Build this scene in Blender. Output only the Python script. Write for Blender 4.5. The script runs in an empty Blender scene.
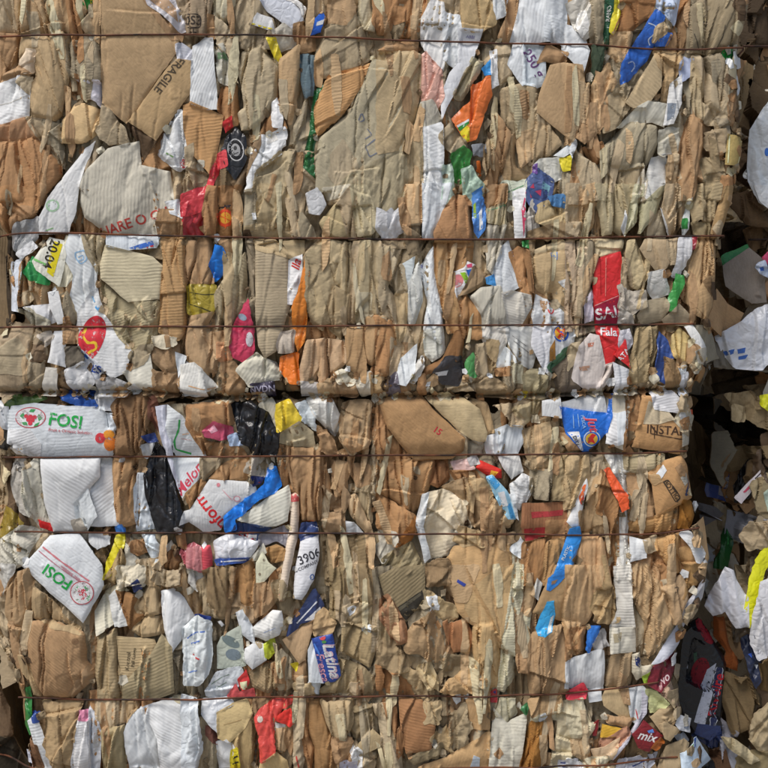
# Stacked bales of pressed waste cardboard and paper, tied with rusty wire.
import bpy, bmesh, math, random
import numpy as np
from mathutils import Vector
from mathutils.geometry import delaunay_2d_cdt

random.seed(7)
S = 0.0016            # metres per unit of the bale-face grid (768 units span the view)
DIST = 1250.0         # camera distance from the bale face in those units
ZC = (830 - 384) * S  # height of the view centre above the yard
scene = bpy.context.scene
scene.cycles.max_bounces = 6
scene.cycles.diffuse_bounces = 3
scene.cycles.glossy_bounces = 2

# ---------------------------------------------------------------- camera, sky, sun, exposure
cam_d = bpy.data.cameras.new('camera')
cam = bpy.data.objects.new('camera', cam_d)
scene.collection.objects.link(cam)
cam.location = (0, -DIST * S, ZC)
cam.rotation_euler = (math.radians(90), 0, 0)
cam_d.sensor_width = 36
cam_d.lens = 36 * DIST / 768
cam_d.clip_end = 300
scene.camera = cam

SUN_EL, SUN_AZ = 58, 225          # sun behind the camera, high, a little to its left
world = bpy.data.worlds.new('World')
scene.world = world
world.use_nodes = True
wn = world.node_tree
sky = wn.nodes.new('ShaderNodeTexSky')
sky.sky_type = 'NISHITA'
sky.sun_disc = False
sky.sun_elevation = math.radians(SUN_EL)
sky.sun_rotation = math.radians(SUN_AZ)
sky.air_density = 1.0
sky.dust_density = 3.0
sky.ozone_density = 1.0
bgn = wn.nodes['Background']
bgn.inputs['Strength'].default_value = 0.078
wn.links.new(sky.outputs[0], bgn.inputs['Color'])
sun_d = bpy.data.lights.new('sun', 'SUN')
sun_d.energy = 2.3
sun_d.angle = math.radians(28)
sun_d.color = (1.0, 0.96, 0.91)
sun = bpy.data.objects.new('sun', sun_d)
scene.collection.objects.link(sun)
el, az = math.radians(SUN_EL), math.radians(SUN_AZ)
sdir = Vector((math.sin(az) * math.cos(el), math.cos(az) * math.cos(el), math.sin(el)))
sun.rotation_euler = sdir.to_track_quat('Z', 'Y').to_euler()
sun.location = sdir * 6
vs = scene.view_settings
vs.view_transform = 'Standard'
vs.look = 'None'
vs.gamma = 1
vs.exposure = 0.22
vs.use_curve_mapping = False

# ---------------------------------------------------------------- colours
COL = dict(T=(170,147,118), K=(160,122,84), L=(181,146,106), O=(163,115,69), G=(148,131,108), D=(92,70,50),
           C=(190,184,168), W=(212,215,218), M=(210,201,178), F=(186,188,190), R=(205,45,45), B=(35,95,195),
           N=(38,52,105), Y=(222,200,45), E=(45,130,55), P=(205,110,115), A=(232,110,50), X=(24,24,27))
GAIN = 1.22
def lin(c):
    c = c / 255.0
    return c / 12.92 if c <= 0.04045 else ((c + 0.055) / 1.055) ** 2.4
def colour(code):
    if code.startswith('#'):
        c = tuple(int(code[i:i+2], 16) for i in (1, 3, 5))
    else:
        c = COL[code]
    c = [lin(v) * GAIN for v in c]
    if c[0] > c[1] > c[2] and 0.12 * c[0] < c[2] < 0.68 * c[0]:           # weathered board is greyer than fresh kraft
        y = 0.3 * c[0] + 0.6 * c[1] + 0.1 * c[2]
        c = [(v + (y - v) * 0.20) * k for v, k in zip(c, (1.13, 1.165, 1.075))]
    return tuple(min(0.84, v) for v in c)

# ---------------------------------------------------------------- materials (colour comes from each object's own colour)
def base_mat(name):
    m = bpy.data.materials.new(name)
    m.use_nodes = True
    nt = m.node_tree
    b = nt.nodes['Principled BSDF']
    def N(t, **kw):
        n = nt.nodes.new(t)
        for k, v in kw.items():
            setattr(n, k, v)
        return n
    def L(a, c):
        nt.links.new(a, c)
    def M(op, a, c=None, d=None):
        n = N('ShaderNodeMath', operation=op)
        for i, v in enumerate((a, c, d)):
            if v is None: continue
            if isinstance(v, (int, float)): n.inputs[i].default_value = v
            else: L(v, n.inputs[i])
        return n.outputs[0]
    return m, nt, b, N, L, M

def sheet_mat(name, rib=0.3, ribcol=0.1, stain=0.3, rough=0.85, period=0.026, fibre=0.25, spec=0.25, wrinkle=0.0, coat=0.0):
    m, nt, b, N, L, M = base_mat(name)
    uv = N('ShaderNodeUVMap'); uv.uv_map = 'UVMap'
    oi = N('ShaderNodeObjectInfo')
    sep = N('ShaderNodeSeparateXYZ'); L(uv.outputs[0], sep.inputs[0])
    n_warp = N('ShaderNodeTexNoise'); n_warp.inputs['Scale'].default_value = 4; L(uv.outputs[0], n_warp.inputs['Vector'])
    v = M('ADD', sep.outputs[1], M('MULTIPLY', n_warp.outputs[0], 0.05))
    per = M('MULTIPLY_ADD', oi.outputs['Random'], 0.009, period)
    s = M('SINE', M('MULTIPLY', M('DIVIDE', v, per), 6.2832))
    ribs = M('MULTIPLY_ADD', s, 0.5, 0.5)
    # ribs fade in and out over the sheet
    n_f = N('ShaderNodeTexNoise'); n_f.inputs['Scale'].default_value = 3.1; L(uv.outputs[0], n_f.inputs['Vector'])
    fade = M('MULTIPLY', M('SUBTRACT', n_f.outputs[0], 0.28), 2.6); nt.nodes[-1].use_clamp = True
    ribs = M('MULTIPLY', ribs, fade)
    # stains and fibres
    n_s = N('ShaderNodeTexNoise'); n_s.inputs['Scale'].default_value = 5.5; n_s.inputs['Detail'].default_value = 6; n_s.inputs['Roughness'].default_value = 0.62
    L(uv.outputs[0], n_s.inputs['Vector'])
    n_l = N('ShaderNodeTexNoise'); n_l.inputs['Scale'].default_value = 60; n_l.inputs['Detail'].default_value = 4
    mp = N('ShaderNodeMapping'); mp.inputs['Scale'].default_value = (0.35, 1.6, 1); L(uv.outputs[0], mp.inputs[0]); L(mp.outputs[0], n_l.inputs['Vector'])
    st = M('MULTIPLY_ADD', M('SUBTRACT', n_s.outputs[0], 0.5), stain * 2.2, 1.0)
    fi = M('MULTIPLY_ADD', M('SUBTRACT', n_l.outputs[0], 0.5), fibre * 1.6, 1.0)
    rc = M('SUBTRACT', 1.0 + ribcol * 0.4, M('MULTIPLY', ribs, ribcol))
    k = M('MULTIPLY', M('MULTIPLY', st, fi), rc)
    mix = N('ShaderNodeVectorMath', operation='SCALE'); L(oi.outputs['Color'], mix.inputs[0]); L(k, mix.inputs['Scale'])
    # grey-brown dirt in blotches
    n_d = N('ShaderNodeTexNoise'); n_d.inputs['Scale'].default_value = 9; n_d.inputs['Detail'].default_value = 8; n_d.inputs['Roughness'].default_value = 0.7
    mp2 = N('ShaderNodeMapping'); mp2.inputs['Location'].default_value = (3.7, 1.2, 0); L(uv.outputs[0], mp2.inputs[0]); L(mp2.outputs[0], n_d.inputs['Vector'])
    dm = M('MULTIPLY', M('SUBTRACT', n_d.outputs[0], 0.56), 3.2); nt.nodes[-1].use_clamp = True
    dmix = N('ShaderNodeMix', data_type='RGBA'); 
    L(M('MULTIPLY', dm, min(1, stain * 1.6)), dmix.inputs[0]); L(mix.outputs[0], dmix.inputs[6]); dmix.inputs[7].default_value = (0.17, 0.125, 0.085, 1)
    L(dmix.outputs[2], b.inputs['Base Color'])
    b.inputs['Roughness'].default_value = rough
    b.inputs['Specular IOR Level'].default_value = spec
    if coat: b.inputs['Coat Weight'].default_value = coat; b.inputs['Coat Roughness'].default_value = 0.18
    h = M('ADD', M('MULTIPLY', ribs, rib), M('MULTIPLY', n_l.outputs[0], fibre))
    h = M('ADD', h, M('MULTIPLY', n_d.outputs[0], 0.5))
    if wrinkle:
        vo = N('ShaderNodeTexVoronoi', feature='DISTANCE_TO_EDGE'); vo.inputs['Scale'].default_value = 11
        wv = N('ShaderNodeVectorMath', operation='ADD'); L(uv.outputs[0], wv.inputs[0])
        nw = N('ShaderNodeTexNoise'); nw.inputs['Scale'].default_value = 7; L(uv.outputs[0], nw.inputs['Vector'])
        sc = N('ShaderNodeVectorMath', operation='SCALE'); sc.inputs['Scale'].default_value = 0.16; L(nw.outputs['Color'], sc.inputs[0]); L(sc.outputs[0], wv.inputs[1])
        L(wv.outputs[0], vo.inputs['Vector'])
        h = M('ADD', h, M('MULTIPLY', M('MINIMUM', vo.outputs[0], 0.22), wrinkle * 9))
    bp = N('ShaderNodeBump'); bp.inputs['Strength'].default_value = 0.55; bp.inputs['Distance'].default_value = 0.0016
    L(h, bp.inputs['Height']); L(bp.outputs[0], b.inputs['Normal'])
    return m

def ink_mat():
    m, nt, b, N, L, M = base_mat('ink_or_fold_shade')
    oi = N('ShaderNodeObjectInfo')
    tc = N('ShaderNodeTexCoord')
    n = N('ShaderNodeTexNoise'); n.inputs['Scale'].default_value = 260; n.inputs['Detail'].default_value = 5
    L(tc.outputs['Object'], n.inputs['Vector'])
    k = M('MULTIPLY_ADD', M('SUBTRACT', n.outputs[0], 0.5), 0.5, 1.0)
    mix = N('ShaderNodeVectorMath', operation='SCALE'); L(oi.outputs['Color'], mix.inputs[0]); L(k, mix.inputs['Scale'])
    L(mix.outputs[0], b.inputs['Base Color'])
    n2 = N('ShaderNodeTexNoise'); n2.inputs['Scale'].default_value = 120; n2.inputs['Detail'].default_value = 6; n2.inputs['Roughness'].default_value = 0.7
    L(tc.outputs['Object'], n2.inputs['Vector'])
    al = M('MULTIPLY', M('SUBTRACT', 0.66, n2.outputs[0]), 9.0); nt.nodes[-1].use_clamp = True
    L(al, b.inputs['Alpha'])
    b.inputs['Roughness'].default_value = 0.6
    b.inputs['Specular IOR Level'].default_value = 0.3
    return m

def wire_mat():
    m, nt, b, N, L, M = base_mat('rusty_wire')
    tc = N('ShaderNodeTexCoord')
    n = N('ShaderNodeTexNoise'); n.inputs['Scale'].default_value = 35; n.inputs['Detail'].default_value = 6
    L(tc.outputs['Object'], n.inputs['Vector'])
    r = N('ShaderNodeValToRGB')
    r.color_ramp.elements[0].position = 0.35; r.color_ramp.elements[0].color = (0.035, 0.022, 0.018, 1)
    r.color_ramp.elements[1].position = 0.68; r.color_ramp.elements[1].color = (0.22, 0.075, 0.03, 1)
    e = r.color_ramp.elements.new(0.5); e.color = (0.11, 0.045, 0.025, 1)
    L(n.outputs[0], r.inputs[0]); L(r.outputs[0], b.inputs['Base Color'])
    b.inputs['Roughness'].default_value = 0.7
    b.inputs['Metallic'].default_value = 0.3
    return m

def edge_mat():
    m, nt, b, N, L, M = base_mat('cut_cardboard_edge')
    oi = N('ShaderNodeObjectInfo')
    uv = N('ShaderNodeUVMap'); uv.uv_map = 'UVMap'
    n = N('ShaderNodeTexNoise'); n.inputs['Scale'].default_value = 50; n.inputs['Detail'].default_value = 3
    L(uv.outputs[0], n.inputs['Vector'])
    k = M('MULTIPLY_ADD', n.outputs[0], 0.9, 0.5)
    mx = N('ShaderNodeMix', data_type='RGBA'); mx.inputs[0].default_value = 0.35
    L(oi.outputs['Color'], mx.inputs[6]); mx.inputs[7].default_value = (0.5, 0.38, 0.25, 1)
    s = N('ShaderNodeVectorMath', operation='SCALE'); L(mx.outputs[2], s.inputs[0]); L(k, s.inputs['Scale'])
    L(s.outputs[0], b.inputs['Base Color'])
    b.inputs['Roughness'].default_value = 0.95
    b.inputs['Specular IOR Level'].default_value = 0.1
    return m

MAT = dict(
    card=sheet_mat('kraft_cardboard', rib=0.10, ribcol=0.035, stain=0.34, wrinkle=0.10),
    ribbed=sheet_mat('corrugated_cardboard', rib=0.42, ribcol=0.15, stain=0.32, wrinkle=0.06),
    paper=sheet_mat('white_paper', rib=0.25, ribcol=0.03, stain=0.24, rough=0.7, fibre=0.08, wrinkle=0.14),
    pribbed=sheet_mat('white_corrugated_board', rib=0.34, ribcol=0.12, stain=0.27, rough=0.75, fibre=0.08),
    film=sheet_mat('plastic_film', rib=0.0, ribcol=0.0, stain=0.12, rough=0.33, fibre=0.03, spec=0.5, wrinkle=0.3, coat=0.25),
    ink=ink_mat(), wire=wire_mat(), edge=edge_mat())

# ---------------------------------------------------------------- noise
TAB = np.random.RandomState(5).rand(512 * 512).astype(np.float32)
def hsh(i, j, seed):
    i = i.astype(np.int32); j = j.astype(np.int32); seed = int(seed)
    return TAB[(((j + seed * 151 + seed // 7) & 511) << 9) | ((i + seed * 73) & 511)]
def vnoise(x, y, seed):
    i = np.floor(x); j = np.floor(y); u = x - i; v = y - j
    u = u * u * (3 - 2 * u); v = v * v * (3 - 2 * v)
    a = hsh(i, j, seed); b = hsh(i + 1, j, seed); c = hsh(i, j + 1, seed); d = hsh(i + 1, j + 1, seed)
    return a + (b - a) * u + (c - a) * v + (a - b - c + d) * u * v - 0.5
def vnoise1(x, seed, smooth=True):
    i = np.floor(x); u = x - i
    if smooth: u = u * u * (3 - 2 * u)
    i = i.astype(np.int32) + seed * 77
    a = TAB[i & 262143]; b = TAB[(i + 1) & 262143]
    return a + (b - a) * u - 0.5
def facet(x, y, sx, sy, ang, seed, warp=0.9):
    """Piecewise flat crumple: folds meet along sharp creases."""
    ca, sa = math.cos(ang), math.sin(ang)
    u = (x * ca + y * sa) / sx; v = (-x * sa + y * ca) / sy
    u, v = u + warp * vnoise(u * 0.7, v * 0.7, seed + 1), v + warp * vnoise(u * 0.7 + 9, v * 0.7, seed + 2)
    i = np.floor(u); j = np.floor(v); fu = u - i; fv = v - j
    a = hsh(i, j, seed); b = hsh(i + 1, j, seed); c = hsh(i, j + 1, seed); d = hsh(i + 1, j + 1, seed)
    dg = hsh(i, j, seed + 7) > 0.5
    A = np.where(fu > fv, a + fu * (b - a) + fv * (d - b), a + fv * (c - a) + fu * (d - c))
    B = np.where(fu + fv < 1, a + fu * (b - a) + fv * (c - a), d + (1 - fu) * (c - d) + (1 - fv) * (b - d))
    return np.where(dg, A, B) - 0.5
def blur(a, r):
    if r < 1: return a
    for ax in (0, 1):
        p = np.pad(a, [(r, r) if k == ax else (0, 0) for k in (0, 1)], mode='edge')
        c = np.cumsum(p, axis=ax, dtype=np.float64)
        if ax == 0:
            c = np.vstack([np.zeros((1, c.shape[1])), c]); a = (c[2*r+1:] - c[:-2*r-1]) / (2*r+1)
        else:
            c = np.hstack([np.zeros((c.shape[0], 1)), c]); a = (c[:, 2*r+1:] - c[:, :-2*r-1]) / (2*r+1)
    return a

# ---------------------------------------------------------------- the bale faces as height fields (units of S, towards the viewer)
MG = 80
RR = 2                                   # samples per unit
NN = (768 + 2 * MG) * RR
def g2i(v): return (v + MG) * RR
gx, gy = np.meshgrid(np.arange(NN) / RR - MG, np.arange(NN) / RR - MG)

WIRES = dict(
  U=[[(-75,37),(100,38),(190,37),(290,38),(380,42),(480,45),(568,46),(640,50),(700,52),(742,49)],
     [(-75,236),(50,234),(100,235),(190,237),(290,239),(380,240),(480,241),(570,239),(640,237),(722,237)],
     [(-75,327),(60,327),(190,327),(290,327),(380,326),(480,325.6),(570,325.4),(640,325),(692,324)]],
  L=[[(2,458),(60,457),(190,456.5),(290,456),(380,455.5),(480,455),(570,454),(650,453),(688,451)],
     [(14,532),(60,533),(190,533),(290,533),(380,534),(480,534),(570,535),(640,535),(672,533),(700,526)],
     [(16,699),(60,700),(100,700.5),(190,698.5),(290,697.5),(380,696.5),(480,695.5),(568,694),(600,691),(630,688),(660,680)],
     [(-40,772),(190,770),(380,770),(480,768),(560,766),(620,763),(680,758)]])
def polyline_y(pts, x):
    return np.interp(x, [p[0] for p in pts], [p[1] for p in pts])

LEFT_EDGE = [(-80,-30),(205,-30),(235,4),(325,4),(340,-12),(388,-12),(396,-10),(450,-8),(500,0),(535,-10),(600,-12),(650,-6),(690,12),(768,24),(850,24)]
RIGHT_EDGE = [(-80,752),(0,752),(50,738),(150,744),(200,735),(236,721),(300,716),(370,706),(388,692),(400,694),(480,692),(520,702),(560,713),(600,708),(630,690),(660,680),(700,684),(768,706),(850,706)]
def xedge(tab, y): return np.interp(y, [p[0] for p in tab], [p[1] for p in tab])
SEAM = [(-80,392),(60,392),(140,391),(210,397),(300,395),(400,396),(480,396),(560,394),(640,390),(700,388)]
seam_y = polyline_y(SEAM, gx)
def roundoff(d, r, depth):
    t = np.clip(1 - d / r, 0, 3)
    return -depth * np.where(t < 1, 1 - np.sqrt(np.clip(1 - np.minimum(t, 1) ** 2, 0, 1)), 1 + (t - 1) * 1.5)
ENV = roundoff(gx - xedge(LEFT_EDGE, gy), 34, 30) + roundoff(xedge(RIGHT_EDGE, gy) - gx, 20, 22)
ENV += roundoff(np.abs(gy - seam_y) + 0.3, 9, 23)
PIN = np.zeros_like(gx)
for k in WIRES:
    for w in WIRES[k]:
        d = (gy - polyline_y(w, gx)) / 8.0
        inside = (gx > w[0][0] - 4) & (gx < w[-1][0] + 4)
        PIN = np.maximum(PIN, np.where(inside, np.exp(-d * d), 0))
ENV += -3.2 * PIN
ENV += 4.0 * vnoise(gx / 120, gy / 150, 91) + 3.0 * vnoise(gx / 45, gy / 60, 92)
# upright pleats and cracks that run on from sheet to sheet, as pressing leaves them
PLEAT = 5.5 * facet(gx, gy, 10, 120, 0.03, 777, 0.8) + 2.0 * facet(gx, gy, 5, 60, -0.05, 778, 0.8)
rc = random.Random(21)
for _ in range(190):
    x0, y0 = rc.uniform(0, 730), rc.uniform(-20, 790); ln = rc.uniform(18, 75); amp = rc.uniform(3.5, 9); sl = rc.gauss(0, 0.09)
    a0, a1 = int(g2i(max(-MG, x0 - 26))), int(g2i(min(767 + MG, x0 + 26))); b0, b1 = int(g2i(max(-MG, y0 - ln))), int(g2i(min(767 + MG, y0 + ln)))
    X_, Y_ = gx[b0:b1, a0:a1], gy[b0:b1, a0:a1]
    pr = X_ - x0 - sl * (Y_ - y0) - 5 * vnoise1((Y_ - y0) / 26, _ * 13 + 3) - 1.0 * vnoise1(Y_ / 6, _ * 7 + 1, False)
    if rc.random() < 0.5: pr = -pr
    wn_ = np.clip((1 - np.abs(Y_ - y0) / ln) * 2.2, 0, 1)
    PLEAT[b0:b1, a0:a1] += wn_ * (-amp * np.exp(-np.abs(pr) / 0.85) + np.where(pr > 0, 2.2 * np.exp(-pr / 7.0), 0))
FRONT = np.full(gx.shape, -60.0)          # composite surface of the two front bales
BACK = np.full(gx.shape, -60.0)           # the recessed bales beside them
TOPID = np.full(gx.shape, -1, np.int32)
BTOPID = np.full(gx.shape, -1, np.int32)

STY = dict(  # tuck depth, tuck radius, bulge, crumple amplitude, cell across, cell along, edge noise, lift, thickness
  b=dict(tuck=7.5, rt=3.6, bulge=2.5, amp=9, sx=14, sy=80, en=0.8, lift=0, th=1.5, cr=1.0, mat='card'),
  f=dict(tuck=1.5, rt=3, bulge=0.6, amp=4.0, sx=28, sy=55, en=0.42, lift=2.2, th=1.6, cr=0.65, mat='card'),
  v=dict(tuck=7, rt=3.4, bulge=1.5, amp=11, sx=9, sy=70, en=0.8, lift=0, th=1.5, cr=1.0, mat='card'),
  c=dict(tuck=4.5, rt=3.5, bulge=1.5, amp=11, sx=11, sy=15, en=1.8, lift=1, th=1.2, cr=1.2, mat='card'),
  p=dict(tuck=1.5, rt=3, bulge=0.6, amp=10, sx=6.5, sy=15, en=0.9, lift=1.2, th=0.4, cr=1.0, mat='film'),
  w=dict(tuck=1.5, rt=4, bulge=1.2, amp=6.5, sx=15, sy=32, en=0.5, lift=1.2, th=0.4, cr=1.2, mat='paper'),
  t=dict(tuck=1, rt=3, bulge=0, amp=0.8, sx=8, sy=14, en=0.3, lift=2, th=0.4, cr=0.1, mat='paper'))

FOLD = dict(b=1.0, f=0.3, v=1.3, c=1.1, p=0.8, w=0.7, t=0)
def chaikin(P):
    out = []
    for a, b in zip(P, np.roll(P, -1, axis=0)):
        out += [a * 0.93 + b * 0.07, a * 0.07 + b * 0.93]
    return np.array(out)
def sdist(P, X, Y):
    """Signed distance to polygon P, positive inside."""
    best = np.full(X.shape, 1e9); ins = np.zeros(X.shape, bool)
    for (x1, y1), (x2, y2) in zip(P, np.roll(P, -1, axis=0)):
        dx, dy = x2 - x1, y2 - y1
        L2 = dx * dx + dy * dy + 1e-9
        t = np.clip(((X - x1) * dx + (Y - y1) * dy) / L2, 0, 1)
        best = np.minimum(best, (X - x1 - t * dx) ** 2 + (Y - y1 - t * dy) ** 2)
        if abs(dy) > 1e-9:
            c = ((y1 > Y) != (y2 > Y)) & (X < (x2 - x1) * (Y - y1) / dy + x1)
            ins ^= c
    d = np.sqrt(best)
    return np.where(ins, d, -d)
def resample(P, step, en, seed):
    out = []
    for k, (a, b) in enumerate(zip(P, np.roll(P, -1, axis=0))):
        L = np.hypot(*(b - a)); n = max(1, int(round(L / step)))
        t = np.arange(n)[:, None] / n
        out.append(a + (b - a) * t)
    Q = np.vstack(out)
    if en > 0 and len(Q) > 4:
        tan = np.roll(Q, -1, 0) - np.roll(Q, 1, 0)
        ln = np.hypot(tan[:, 0], tan[:, 1])[:, None] + 1e-9
        nor = np.stack([tan[:, 1], -tan[:, 0]], 1) / ln
        md = np.clip(0.5 + 1.8 * vnoise(Q[:, 0] / 16, Q[:, 1] / 16, seed + 8), 0.05, 1.5)
        s = vnoise(Q[:, 0] / 11, Q[:, 1] / 11, seed) * 2.2 + (vnoise(Q[:, 0] / 4.3, Q[:, 1] / 4.3, seed + 3) * 1.3 + vnoise(Q[:, 0] / 1.9, Q[:, 1] / 1.9, seed + 4) * 1.0) * md
        Q = Q + nor * (s * en)[:, None]
    return Q
def tri_area(P):
    x, y = P[:, 0], P[:, 1]
    return 0.5 * abs(np.dot(x, np.roll(y, -1)) - np.dot(y, np.roll(x, -1)))
def lattice(Q, step, seed):
    x0, y0 = Q.min(0); x1, y1 = Q.max(0)
    rows = []
    hh = step * 0.866
    ys = np.arange(y0 + hh * 0.5, y1, hh)
    for r, y in enumerate(ys):
        xs = np.arange(x0 + (0.5 if r % 2 else 0.0) * step, x1, step)
        rows.append(np.stack([xs, np.full_like(xs, y)], 1))
    pts = np.vstack(rows) if rows else np.zeros((0, 2))
    if len(pts):
        pts = pts + np.stack([vnoise(pts[:, 0] * 3.1, pts[:, 1] * 3.1, seed), vnoise(pts[:, 0] * 3.1, pts[:, 1] * 3.1, seed + 5)], 1) * step * 0.5
    return pts
def triangulate(Q, step, seed, visible=None, pre=None):
    pts = lattice(Q, step, seed)
    if visible is not None and len(pts):                # fine where it shows, coarse where other sheets cover it
        far = lattice(Q, step * 3.2, seed + 1)
        pts = np.vstack([pts[visible(pts)], far[~visible(far)]]) if len(far) else pts[visible(pts)]
    if len(pts) and pre is not None:                    # only points near the outline need the exact test
        d = pre(pts); near = np.abs(d) <= 4.5; keep = d > 4.5
        if near.any(): keep[near] = sdist(Q, pts[near, 0], pts[near, 1]) > step * 0.45
        pts = pts[keep]
    elif len(pts): pts = pts[sdist(Q, pts[:, 0], pts[:, 1]) > step * 0.45]
    n = len(Q)
    vin = [Vector((float(a), float(b))) for a, b in Q] + [Vector((float(a), float(b))) for a, b in pts]
    res = delaunay_2d_cdt(vin, [], [list(range(n))], 1, 1e-5)
    V = np.array([(v.x, v.y) for v in res[0]]); F = [tuple(f) for f in res[2] if len(f) == 3]
    return V, F

def sample(H, x0i, y0i, px, py):
    fx = np.clip((px + MG) * RR - x0i, 0, H.shape[1] - 1.001); fy = np.clip((py + MG) * RR - y0i, 0, H.shape[0] - 1.001)
    i = fx.astype(int); j = fy.astype(int); u = fx - i; v = fy - j
    return (H[j, i] * (1-u) * (1-v) + H[j, i+1] * u * (1-v) + H[j+1, i] * (1-u) * v + H[j+1, i+1] * u * v)

def to_world(px, py, h, d0):
    s = (DIST - d0) / DIST
    return np.stack([(px - 384) * S * s, -(h + d0) * S, ZC + (384 - py) * S * s], 1)

def gapdepth(x):
    """Face of the recessed bales: it turns back into the gap between the stacks."""
    return np.interp(x, (716, 734, 756), (-200, -160, -88))
PIECES = []
class Piece: pass
SEED = [100]
def place(bale, style, code, pts, **kw):
    """Lay one sheet on a bale: it keeps its own shape and rests on whatever lies under it."""
    SEED[0] += 17
    seed = SEED[0]
    rnd = random.Random(seed)
    st = dict(STY[style]); 
    for k in list(kw):
        if k in st and k != 'mat': st[k] = float(kw[k])
    P = np.array(pts, float)
    # order the corners one way round
    x, y = P[:, 0], P[:, 1]
    if np.dot(x, np.roll(y, -1)) - np.dot(y, np.roll(x, -1)) < 0: P = P[::-1]
    # neighbours overlap a little
    tan = np.roll(P, -1, 0) - np.roll(P, 1, 0)
    P = P + np.stack([tan[:, 1], -tan[:, 0]], 1) / (np.hypot(tan[:, 0], tan[:, 1])[:, None] + 1e-9) * (0.3 if style in 'ft' else 0.8)
    if style in 'bcpvt': P = chaikin(P)
    area = tri_area(P)
    size = math.sqrt(max(area, 20))
    small = min(1.0, size / 45)
    back = bale in ('RU', 'RL', 'N')
    d0 = float(kw.get('d', -70)) if back else 0.0
    if back and bale != 'N':
        d0 = d0 * 1.3 if d0 > -60 else max(d0 * 1.75, float(gapdepth(P[:, 0].mean())) + 7)
    COMP, TOP = (BACK, BTOPID) if back else (FRONT, TOPID)
    pad = 4
    i0 = max(0, int(g2i(P[:, 0].min() - pad))); i1 = min(NN, int(g2i(P[:, 0].max() + pad)) + 2)
    j0 = max(0, int(g2i(P[:, 1].min() - pad))); j1 = min(NN, int(g2i(P[:, 1].max() + pad)) + 2)
    if i1 - i0 < 4 or j1 - j0 < 4: return None
    X = gx[j0:j1, i0:i1]; Y = gy[j0:j1, i0:i1]
    sd = sdist(P, X, Y); dmx = max(2.0, float(sd.max()))
    din = np.clip(sd, 0, None)
    if style == 'v' and 'sx' not in kw: st['sx'] = rnd.uniform(4.5, 10); st['amp'] *= st['sx'] / 9
    g = math.radians(float(kw.get('g', rnd.gauss(0, 8))))      # lean of the folds from the vertical
    rt = min(st['rt'], dmx * 0.8)
    tk = np.clip(0.62 + 1.5 * vnoise(X / 22, Y / 22, seed + 9), 0, 1.3)     # some edges tuck in, some stay free
    e1, e0 = np.gradient(sd)
    el_ = np.abs(e0) / (np.hypot(e0, e1) + 1e-6)
    tk = tk * (0.22 + 0.78 * el_ ** 1.5)               # upright edges sink into the gaps, level ones lie on
    own = -st['tuck'] * tk * np.clip(1 - din / rt, 0, 1)
    own = own + st['bulge'] * small * np.sqrt(np.clip(din / dmx, 0, 1))
    if style == 't':
        t = np.clip(1 - din / dmx, 0, 1)
        own = own + dmx * np.sqrt(np.clip(1 - t * t, 0, 1))
    a = st['amp'] * (0.4 + 0.6 * small)
    own = own + a * facet(X, Y, st['sx'], st['sy'], g, seed, 0.6)
    own = own + a * 0.30 * facet(X, Y, st['sx'] * 0.4, st['sy'] * 0.42, g + rnd.uniform(-.7, .7), seed + 31, 0.7)
    own = own + a * 0.10 * facet(X, Y, st['sx'] * 0.18, st['sy'] * 0.2, g + rnd.uniform(-1, 1), seed + 57)
    # sharp creases: a few long ones along the folds, short buckles across
    cx, cy = P.mean(0)
    ncr = int(st['cr'] * (1.5 + area / 260.0)) if st['cr'] > 0.2 else 0
    for _ in range(min(ncr, 18)):
        x0 = rnd.uniform(P[:, 0].min(), P[:, 0].max()); y0 = rnd.uniform(P[:, 1].min(), P[:, 1].max())
        across = rnd.random() < 0.25
        an = g + (math.pi / 2 if across else 0) + rnd.gauss(0, 0.35)
        dx, dy = X - x0, Y - y0
        al = -dx * math.sin(an) + dy * math.cos(an); pr = dx * math.cos(an) + dy * math.sin(an)
        ln = rnd.uniform(5, 12) if across else rnd.uniform(8, 30)
        pr = pr + 2.2 * vnoise1(al / 9, seed + 5) + 0.004 * rnd.gauss(0, 1) * al * al
        wdt = rnd.uniform(0.9, 2.2)
        amp = rnd.uniform(0.5, 1.5) * min(st['cr'], 1.0) * (-1 if rnd.random() < 0.72 else 0.8)
        own = own + amp * np.exp(-np.abs(pr) / wdt) * np.clip(1 - np.abs(al) / ln, 0, 1)
    # folded-over edges: the surface drops sharply on one side of a fold
    nst = int(FOLD[style] * float(kw.get('fold', 1)) * (0.7 + area / 650.0) + rnd.random())
    if kw.get('thing') and style in 'fw': nst = 0
    for _ in range(min(nst, 16)):
        x0 = rnd.uniform(P[:, 0].min(), P[:, 0].max()); y0 = rnd.uniform(P[:, 1].min(), P[:, 1].max())
        an = g + (math.pi / 2 if rnd.random() < 0.07 else 0) + rnd.gauss(0, 0.16 if style != 'c' else 0.8)
        dx, dy = X - x0, Y - y0
        al = -dx * math.sin(an) + dy * math.cos(an); pr = dx * math.cos(an) + dy * math.sin(an)
        pr = pr + 7 * vnoise1(al / 34, seed + 15) + 0.9 * vnoise1(al / 7, seed + 16, False)
        if rnd.random() < 0.5: pr = -pr
        amp = rnd.uniform(1.8, 5.2) * (0.45 + 0.55 * small); dec = rnd.uniform(4, 15); ln = rnd.uniform(16, 90)
        own = own + amp * np.where(pr > 0, np.exp(-pr / dec) * np.clip(0.75 + pr * 0.25, 0, 1), 0.75 * np.exp(np.minimum(pr, 0) / 0.3) - 0.9 * np.exp(np.minimum(pr, 0) / 1.6)) * np.clip((1 - np.abs(al) / ln) * 2.5, 0, 1)
    # a sheet lies a little askew
    sl = float(kw.get('tilt', 1.0)) * (0.13 if style != 'f' else 0.05)
    own = own + np.clip((X - cx) * rnd.gauss(0, sl) + (Y - cy) * rnd.gauss(0, sl), -5, 5)
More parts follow.
